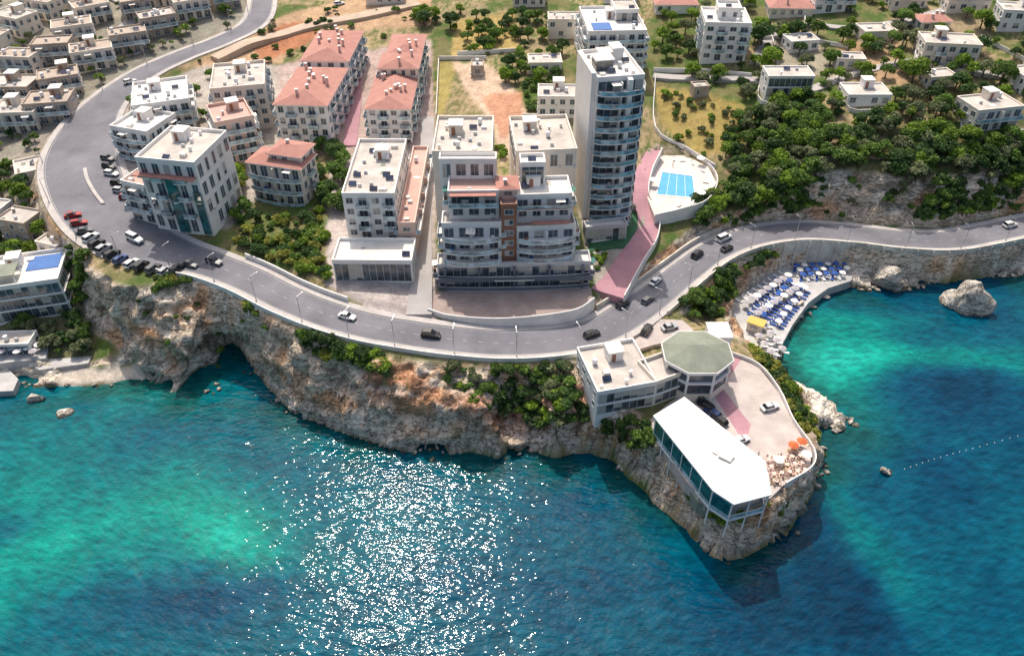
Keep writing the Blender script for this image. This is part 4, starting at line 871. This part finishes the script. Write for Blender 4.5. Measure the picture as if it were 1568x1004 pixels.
# ------------------------------------------------------------------ cars
TYRE=M('tyre',(.02,.02,.02),.9,2,.05,5,0); CGL=glassm('car_glass',(.02,.025,.03)); LAMP=M('car_lamp',(.7,.7,.65),.2,2,.05,5,0)
carmesh={}
def carpaint(n,c): return M('car_paint_'+n,c,.25,1,.03,5,0,metal=.1,spec=.6)
PC={'white':carpaint('white',(.75,.75,.75)),'black':carpaint('black',(.02,.02,.025)),'grey':carpaint('grey',(.12,.125,.13)),'silver':carpaint('silver',(.42,.43,.45)),'red':carpaint('red',(.36,.02,.02)),'blue':carpaint('blue',(.03,.07,.2))}
def car_mesh(kind,colr):
    key=(kind,colr)
    if key in carmesh: return carmesh[key]
    V=[];Fs=[];MI=[]
    def loft(secs,mi):
        n=len(V);k=len(secs[0])
        for s_ in secs: V.extend(s_)
        for i in range(len(secs)-1):
            for j in range(k):
                a=n+i*k+j;b_=n+i*k+(j+1)%k; Fs.append((a,b_,b_+k,a+k)); MI.append(mi)
        Fs.append(tuple(n+j for j in range(k))[::-1]);MI.append(0);Fs.append(tuple(n+(len(secs)-1)*k+j for j in range(k)));MI.append(0)
    van=kind=='van'; L2=2.5 if van else (2.2 if kind=='suv' else 2.1); Wd=.92 if van or kind=='suv' else .86
    ht=2.0 if van else (1.7 if kind=='suv' else 1.45); bl=1.15 if van else (1.0 if kind=='suv' else .88)
    def sec(x,zb,zt,w_): return [(x,-w_*.94,zb),(x,w_*.94,zb),(x,w_,(zb+zt)/2),(x,w_*.9,zt),(x,-w_*.9,zt),(x,-w_,(zb+zt)/2)]
    bn=bl-.16
    loft([sec(-L2,.38,bl-.2,Wd*.85),sec(-L2+.15,.25,bl-.05,Wd*.97),sec(-L2*.5,.22,bl,Wd),sec(L2*.35,.22,bl,Wd),sec(L2*.55,.22,bn+.05,Wd),sec(L2-.18,.25,bn-.08,Wd*.95),sec(L2,.38,bn-.25,Wd*.82)],0)
    x0=-L2+.12 if kind!='sedan' else -L2+.55; x1=L2*.42; t0=x0+(.12 if van else .35 if kind!='sedan' else .55); t1=x1-(.35 if van else .7)
    n=len(V); w0=Wd*.88;w1=Wd*.70
    V.extend([(x0,-w0,bl-.02),(x1,-w0,bl-.02),(x1,w0,bl-.02),(x0,w0,bl-.02),(t0,-w1,ht-.07),(t1,-w1,ht-.07),(t1,w1,ht-.07),(t0,w1,ht-.07)])
    for f in ((0,1,5,4),(1,2,6,5),(2,3,7,6),(3,0,4,7)): Fs.append(tuple(n+i for i in f)); MI.append(1)
    loft([[(t0-.06,-w1-.03,ht-.08),(t0-.06,w1+.03,ht-.08),(t0+.05,w1-.05,ht),(t0+.05,-w1+.05,ht)],[(t1+.06,-w1-.03,ht-.08),(t1+.06,w1+.03,ht-.08),(t1-.05,w1-.05,ht),(t1-.05,-w1+.05,ht)]],0)
    def bx(x0,x1,y0,y1,z0,z1,mi):
        n=len(V); V.extend([(x,y,z) for z in (z0,z1) for (x,y) in ((x0,y0),(x1,y0),(x1,y1),(x0,y1))])
        for q_ in ((0,3,2,1),(4,5,6,7),(0,1,5,4),(1,2,6,5),(2,3,7,6),(3,0,4,7)): Fs.append(tuple(n+i for i in q_)); MI.append(mi)
    for sgn in (-1,1):
        xm=(x0+x1)/2; n=len(V)
        V.extend([(xm-.06,sgn*(w0+.01),bl),(xm+.06,sgn*(w0+.01),bl),(xm+.06,sgn*(w1+.02),ht-.07),(xm-.06,sgn*(w1+.02),ht-.07)]); Fs.append((n,n+1,n+2,n+3)); MI.append(0)
        bx(x1-.35,x1-.12,sgn*(Wd+.02)-.08,sgn*(Wd+.02)+.08,bl-.02,bl+.13,0)
        bx(L2-.12,L2-.0,sgn*Wd*.6-.16,sgn*Wd*.6+.16,bn-.32,bn-.18,3)
        bx(-L2-.01,-L2+.08,sgn*Wd*.65-.12,sgn*Wd*.65+.12,bl-.35,bl-.2,3)
        for xx in (-L2*.62,L2*.62):
            n=len(V);k=12
            for yy in (sgn*Wd*.98,sgn*Wd*.74):
                for i in range(k): V.append((xx+.33*math.cos(i*6.283/k),yy,.33+.33*math.sin(i*6.283/k)))
            for i in range(k): Fs.append((n+i,n+(i+1)%k,n+k+(i+1)%k,n+k+i)); MI.append(2)
            Fs.append(tuple(n+i for i in range(k)));MI.append(2);Fs.append(tuple(n+k+i for i in range(k)));MI.append(2)
    me=bpy.data.meshes.new('car_'+kind); me.from_pydata(V,[],Fs)
    for m_ in (PC[colr],CGL,TYRE,LAMP): me.materials.append(m_)
    me.polygons.foreach_set('material_index',MI); carmesh[key]=me; return me
def car(name,u,v,kind,colr,yaw=None,z=None):
    P_=GT(u,v) if z is None else G(u,v,z)
    k=int(np.argmin((RC[:,0]-P_[0])**2+(RC[:,1]-P_[1])**2)); zz_=P_[2]+.02
    if z is None and math.hypot(RC[k,0]-P_[0],RC[k,1]-P_[1])<RC[k,3]+2: zz_=RC[k,2]+.01
    if yaw is None: yaw=math.degrees(math.atan2(tan[k,1],tan[k,0]))
    o=bpy.data.objects.new(name,car_mesh(kind,colr)); link(o); o.location=(P_[0],P_[1],zz_); o.rotation_euler=(0,0,math.radians(yaw)); return o
for u,v,kd,cl,yw in [(660,516,'suv','black',None),(532,488,'sedan','white',None),(906,515,'hatch','black',None),(953,469,'hatch','black',None),(1003,434,'sedan','white',None),(991,463,'hatch','grey',None),(1067,393,'suv','black',None),(1108,368,'van','white',None),(1112,384,'sedan','black',None),(1545,348,'suv','white',None),(292,408,'sedan','grey',None),(329,404,'suv','grey',None),(208,370,'van','white',None)]:
    car('delivery_van' if kd=='van' else 'car',u,v,kd,cl,yw)
cl=['red','red','grey','white','black','silver','black','blue','white','black','grey','silver','black']
pk=[(113,333),(122,345),(131,357),(141,368),(150,378),(161,385),(173,393),(186,401),(203,407),(218,412),(236,415),(254,418),(272,416)]
for (u,v),c_ in zip(pk,cl): car('parked_car',u,v,random.choice(['hatch','sedan','suv']),c_,68+random.uniform(-4,4) if u>135 else 20)
for u,v,c_,yw in [(166,246,'grey',-20),(168,258,'black',-20),(172,270,'white',-15),(182,284,'black',-10),(186,296,'silver',-10),(196,306,'red',0),(200,128,'white',40),(205,320,'white',10),(520,8,'white',30),(960,118,'white',0)]:
    car('parked_car',u,v,'hatch',c_,yw)
for u,v,c_,yw in [(1178,625,'white',20),(1133,676,'white',25),(1080,622,'black',130),(1100,645,'black',130),(1066,608,'grey',130),(1090,634,'blue',130)]: car('parked_car',u,v,'hatch' if c_!='white' else 'sedan',c_,yw,11.41)
car('parked_car',990,507,'suv','black',60,13.21); car('parked_car',1025,503,'sedan','silver',20,13.21)
# ------------------------------------------------------------------ street furniture
def lampmesh():
    m=MB(); m.cyl(0,0,.11,0,7,8,.06); m.box((0,0),(1,0),(0,1),0,1.8,-.04,.04,6.92,7.0); m.box((0,0),(1,0),(0,1),1.5,2.2,-.12,.12,6.84,6.93); m.cyl(0,0,.2,0,.4,8,.16)
    return m.obj('street_lamp',MT['metal'])
l0=lampmesh(); first=True
for i in range(14,len(RC)-10,11):
    sgn=-1; P_=RC[i,:2]+NR[i]*(RC[i,3]+.5)*sgn; o=l0 if first else link(bpy.data.objects.new('street_lamp',l0.data)); first=False
    o.location=(P_[0],P_[1],zr[i]+.13); n_=-NR[i]*sgn; o.rotation_euler=(0,0,math.atan2(n_[1],n_[0]))
BLUEF=M('blue_fabric',(.03,.10,.38),.8,2,.1,5,0); STRAW=M('grey_umbrella_fabric',(.45,.42,.44),.9,2,.15,8,.02); WF=M('white_fabric',(.78,.77,.75),.8,2,.08,5,0); YF=M('yellow_fabric',(.65,.45,.12),.8,2,.08,5,0); OR=M('orange_fabric',(.6,.14,.05),.8,2,.1,5,0)
def umb(mat):
    V=[];Fs=[];k=8
    me=bpy.data.meshes.new('beach_umbrella'); V.append((0,0,2.5))
    for i in range(k*2): 
        r_=1.25 if i%2==0 else 1.12; V.append((r_*math.cos(i*math.pi/k),r_*math.sin(i*math.pi/k),1.95 if i%2==0 else 2.0))
    for i in range(k*2): Fs.append((0,1+i,1+(i+1)%(2*k)))
    n=len(V)
    for z in (0,2.45):
        for i in range(6): V.append((.035*math.cos(i*1.047),.035*math.sin(i*1.047),z))
    for i in range(6): Fs.append((n+i,n+(i+1)%6,n+6+(i+1)%6,n+6+i))
    me.from_pydata(V,[],Fs); me.materials.append(mat); me.materials.append(MT['frame']); 
    for p in me.polygons[2*k:]: p.material_index=1
    return me
def lounger(mat):
    m=MB(); bx=lambda *a:m.box((0,0),(1,0),(0,1),*a)
    bx(-.95,.35,-.32,.32,.28,.36)
    n=len(m.v); m.v+=[(.35,-.32,.28),(.35,.32,.28),(.95,.32,.68),(.95,-.32,.68),(.35,-.32,.36),(.35,.32,.36),(.92,.32,.76),(.92,-.32,.76)]
    m.f+=[(n,n+1,n+2,n+3),(n+4,n+7,n+6,n+5),(n,n+3,n+7,n+4),(n+1,n+5,n+6,n+2),(n+2,n+6,n+7,n+3),(n,n+4,n+5,n+1)]
    for x in (-.85,.25): 
        for y in (-.28,.24): bx(x,x+.05,y,y+.05,0,.28)
    me=bpy.data.meshes.new('sun_lounger'); me.from_pydata(m.v,[],m.f); me.materials.append(mat); return me
UB,UG,UW=umb(BLUEF),umb(STRAW),umb(WF); LB,LW=lounger(BLUEF),lounger(WF)
def inst(name,me,u,v,z,yaw=0,s=1):
    P_=G(u,v,z); o=link(bpy.data.objects.new(name,me)); o.location=P_; o.rotation_euler=(0,0,yaw); o.scale=(s,s,s); return o
def grid_set(u0,v0,u1,v1,du,dv,nr,nk,fn):
    for r_ in range(nr):
        for k in range(nk):
            t=k/(nk-1); fn(u0+(u1-u0)*t+du*r_+rng.normal()*.5,v0+(v1-v0)*t+dv*r_+rng.normal()*.4,r_,k)
grid_set(1236,448,1194,502,-11.5,-5,5,13,lambda u,v,r_,k: inst('sun_lounger',LB,u,v,2.6,math.radians(150+rng.normal()*4)))
grid_set(1230,446,1190,498,-23,-10,2,6,lambda u,v,r_,k: inst('beach_umbrella',UB if r_ else UW,u,v,2.6,k,.8))
grid_set(1196,420,1132,462,9,8,4,9,lambda u,v,r_,k: inst('beach_umbrella' if r_%2 else 'sun_lounger',(UG if k%3 else UW) if r_%2 else LW,u,v,2.6,math.radians(140),.9 if r_%2 else 1))
for k in range(20): inst('beach_umbrella',(UB,UW,UB)[k%3],1218+(k%7)*12+(k//7)*5,412+(k//7)*7-(k%7)*.5,2.6,k,.75)
for k in range(20): inst('sun_lounger',(LB,LW)[k%2],1216+(k%7)*12+(k//7)*5,415+(k//7)*7-(k%7)*.5,2.6,1.2)
grid_set(1150,500,1180,548,11,-3,3,7,lambda u,v,r_,k: inst('sun_lounger',LW,u,v,2.6,math.radians(170)))
grid_set(1152,508,1178,545,18,-4,2,4,lambda u,v,r_,k: inst('beach_umbrella',UG,u,v,2.6,k,.85))
for k in range(10): inst('beach_umbrella',UW if k%2 else UG,-10+k*8,535+(k%3)*5,3.6,k,.85)
for u,v in ((1032,245),(1045,247),(1060,251),(1075,262),(1080,280),(1078,295),(1060,312),(1040,315)): inst('sun_lounger',LW,u,v,18.2,rng.uniform(0,3))
for u,v in ((1000,285),(1072,252),(1072,305)): inst('garden_umbrella',UW,u,v,18.2,.3,1.1)
m=MB(); A=G(1142,505,2.6); m.box(A,(.8,-.5),(.5,.8),0,4,0,2.8,2.6,5.2); e_=m.obj('beach_bar',MT['cream']); m=MB(); m.box(A,(.8,-.5),(.5,.8),-.3,4.3,-.3,3.1,5.2,5.4); o=m.obj('bar_roof',YF); o.parent=e_
m=MB()
for t in (0,1.9,3.8): m.box(A,(.8,-.5),(.5,.8),t,t+.15,-.1,-.01,2.6,5.2)
o=m.obj('bar_posts',MT['frame']); o.parent=e_
def table():
    m=MB(); m.cyl(0,0,.45,.70,.75,12); m.cyl(0,0,.04,0,.7,6); m.cyl(0,0,.25,0,.04,10)
    for a in range(4):
        c_,s_=math.cos(a*1.57),math.sin(a*1.57); O=(c_*.8,s_*.8); m.box(O,(c_,s_),(-s_,c_),-.2,.2,-.2,.2,.42,.46); m.box(O,(c_,s_),(-s_,c_),.16,.2,-.2,.2,.46,.9)
        for x in (-.18,.14):
            for y in (-.18,.14): m.box(O,(c_,s_),(-s_,c_),x,x+.04,y,y+.04,0,.42)
    me=bpy.data.meshes.new('patio_table_set'); me.from_pydata(m.v,[],m.f); me.materials.append(MT['pink']); return me
TB=table()
for k in range(16): inst('patio_table_set',TB,1176+(k%5)*12+ (k//5)*4,706+(k//5)*11-(k%5)*1.5,11.41,k)
UO=umb(OR)
for u,v,q_ in ((1190,712,UW),(1212,690,UO),(1225,684,UO),(1232,704,UW)): inst('garden_umbrella',q_,u,v,11.41,.2,.9)
m=MB()
pl=[G(1385,718,0),(G(1440,700,0)),(G(1500,684,0)),G(1570,665,0),G(1640,650,0)]
for p in dens(smooth(pl,6),1.6): m.cyl(p[0],p[1],.12,-.1,.2,8,.07)
m.obj('buoy_line',MT['white'])
SK=M('skin',(.45,.27,.19),.6,3,.05,5,0); HR=M('hair',(.03,.02,.015),.8,3,.05,5,0); SH=M('shirt',(.55,.55,.6),.8,3,.05,5,0); TR=M('trousers',(.05,.06,.12),.8,3,.05,5,0)
def person_mesh():
    J=[(0,0,.95),(0,0,1.2),(0,0,1.42),(0,0,1.53),(0,.02,1.64),(0,.01,1.74),(-.1,0,.9),(-.11,.1,.5),(-.1,-.02,.08),(-.1,.12,.04),(.1,0,.9),(.11,-.05,.5),(.1,-.25,.1),(.1,-.12,.04),(-.2,0,1.4),(-.26,-.08,1.12),(-.25,.08,.9),(-.25,.12,.8),(.2,0,1.4),(.26,.06,1.12),(.25,.2,.95),(.25,.26,.88)]
    E=[(0,1),(1,2),(2,3),(3,4),(4,5),(0,6),(6,7),(7,8),(8,9),(0,10),(10,11),(11,12),(12,13),(2,14),(14,15),(15,16),(16,17),(2,18),(18,19),(19,20),(20,21)]
    Rr=[.14,.13,.13,.055,.1,.085,.09,.06,.045,.035,.09,.06,.045,.035,.06,.045,.033,.03,.06,.045,.033,.03]
    me=bpy.data.meshes.new('p'); me.from_pydata(J,E,[]); o=link(bpy.data.objects.new('p',me)); md=o.modifiers.new('s','SKIN')
    for i,v in enumerate(me.skin_vertices[0].data): v.radius=(Rr[i],Rr[i]*.8); v.use_root=(i==0)
    o.modifiers.new('u','SUBSURF').levels=1
    dg=bpy.context.evaluated_depsgraph_get(); m2=bpy.data.meshes.new_from_object(o.evaluated_get(dg)); bpy.data.objects.remove(o)
    m2.materials.clear()
    for x in (SK,HR,SH,TR): m2.materials.append(x)
    for p in m2.polygons:
        c_=p.center; p.material_index= 1 if (c_.z>1.68 or (c_.z>1.6 and c_.y<0)) else 0 if c_.z>1.5 or (abs(c_.x)>.2 and c_.z<1.15) else 2 if c_.z>.95 else 3
    return m2
try:
    PM=person_mesh()
    for u,v,z in [(938,448,15.3),(934,455,15.2),(1200,440,2.6),(1225,490,2.6),(1165,470,2.6),(1160,700,11.41),(1030,255,18.2),(1255,425,2.6)]:
        if v in(448,455): P_=GT(u,v); z=P_[2]+.13
        inst('pedestrian',PM,u,v,z,random.uniform(0,6))
except Exception as ex: print('person fail',ex)
# ------------------------------------------------------------------ light, world, camera
el=math.radians(57); az=math.radians(-14)
S=Vector((math.sin(az)*math.cos(el),math.cos(az)*math.cos(el),math.sin(el)))
sd=bpy.data.lights.new('sun','SUN'); sd.energy=3.8; sd.angle=math.radians(.5); sd.color=(1,.93,.82); so=link(bpy.data.objects.new('sun',sd)); so.rotation_euler=(-S).to_track_quat('-Z','Y').to_euler(); so.location=(0,200,200)
wd=bpy.data.worlds.new('World'); scene.world=wd; wd.use_nodes=True; N=wd.node_tree.nodes;L=wd.node_tree.links
sk=N.new('ShaderNodeTexSky'); sk.sky_type='NISHITA'; sk.sun_disc=False; sk.sun_elevation=el; sk.sun_rotation=az; sk.dust_density=6.0; sk.air_density=1.4
bg=N['Background']; L.new(sk.outputs[0],bg.inputs[0]); bg.inputs[1].default_value=.15
cd=bpy.data.cameras.new('camera'); co=link(bpy.data.objects.new('camera',cd)); co.location=(0,0,HC); co.rotation_euler=(math.radians(50),0,0)
cd.sensor_width=36; cd.lens=36*F/1568; cd.clip_end=6000; cd.clip_start=1; scene.camera=co
scene.view_settings.view_transform='Standard'; scene.view_settings.look='None'; scene.view_settings.exposure=0
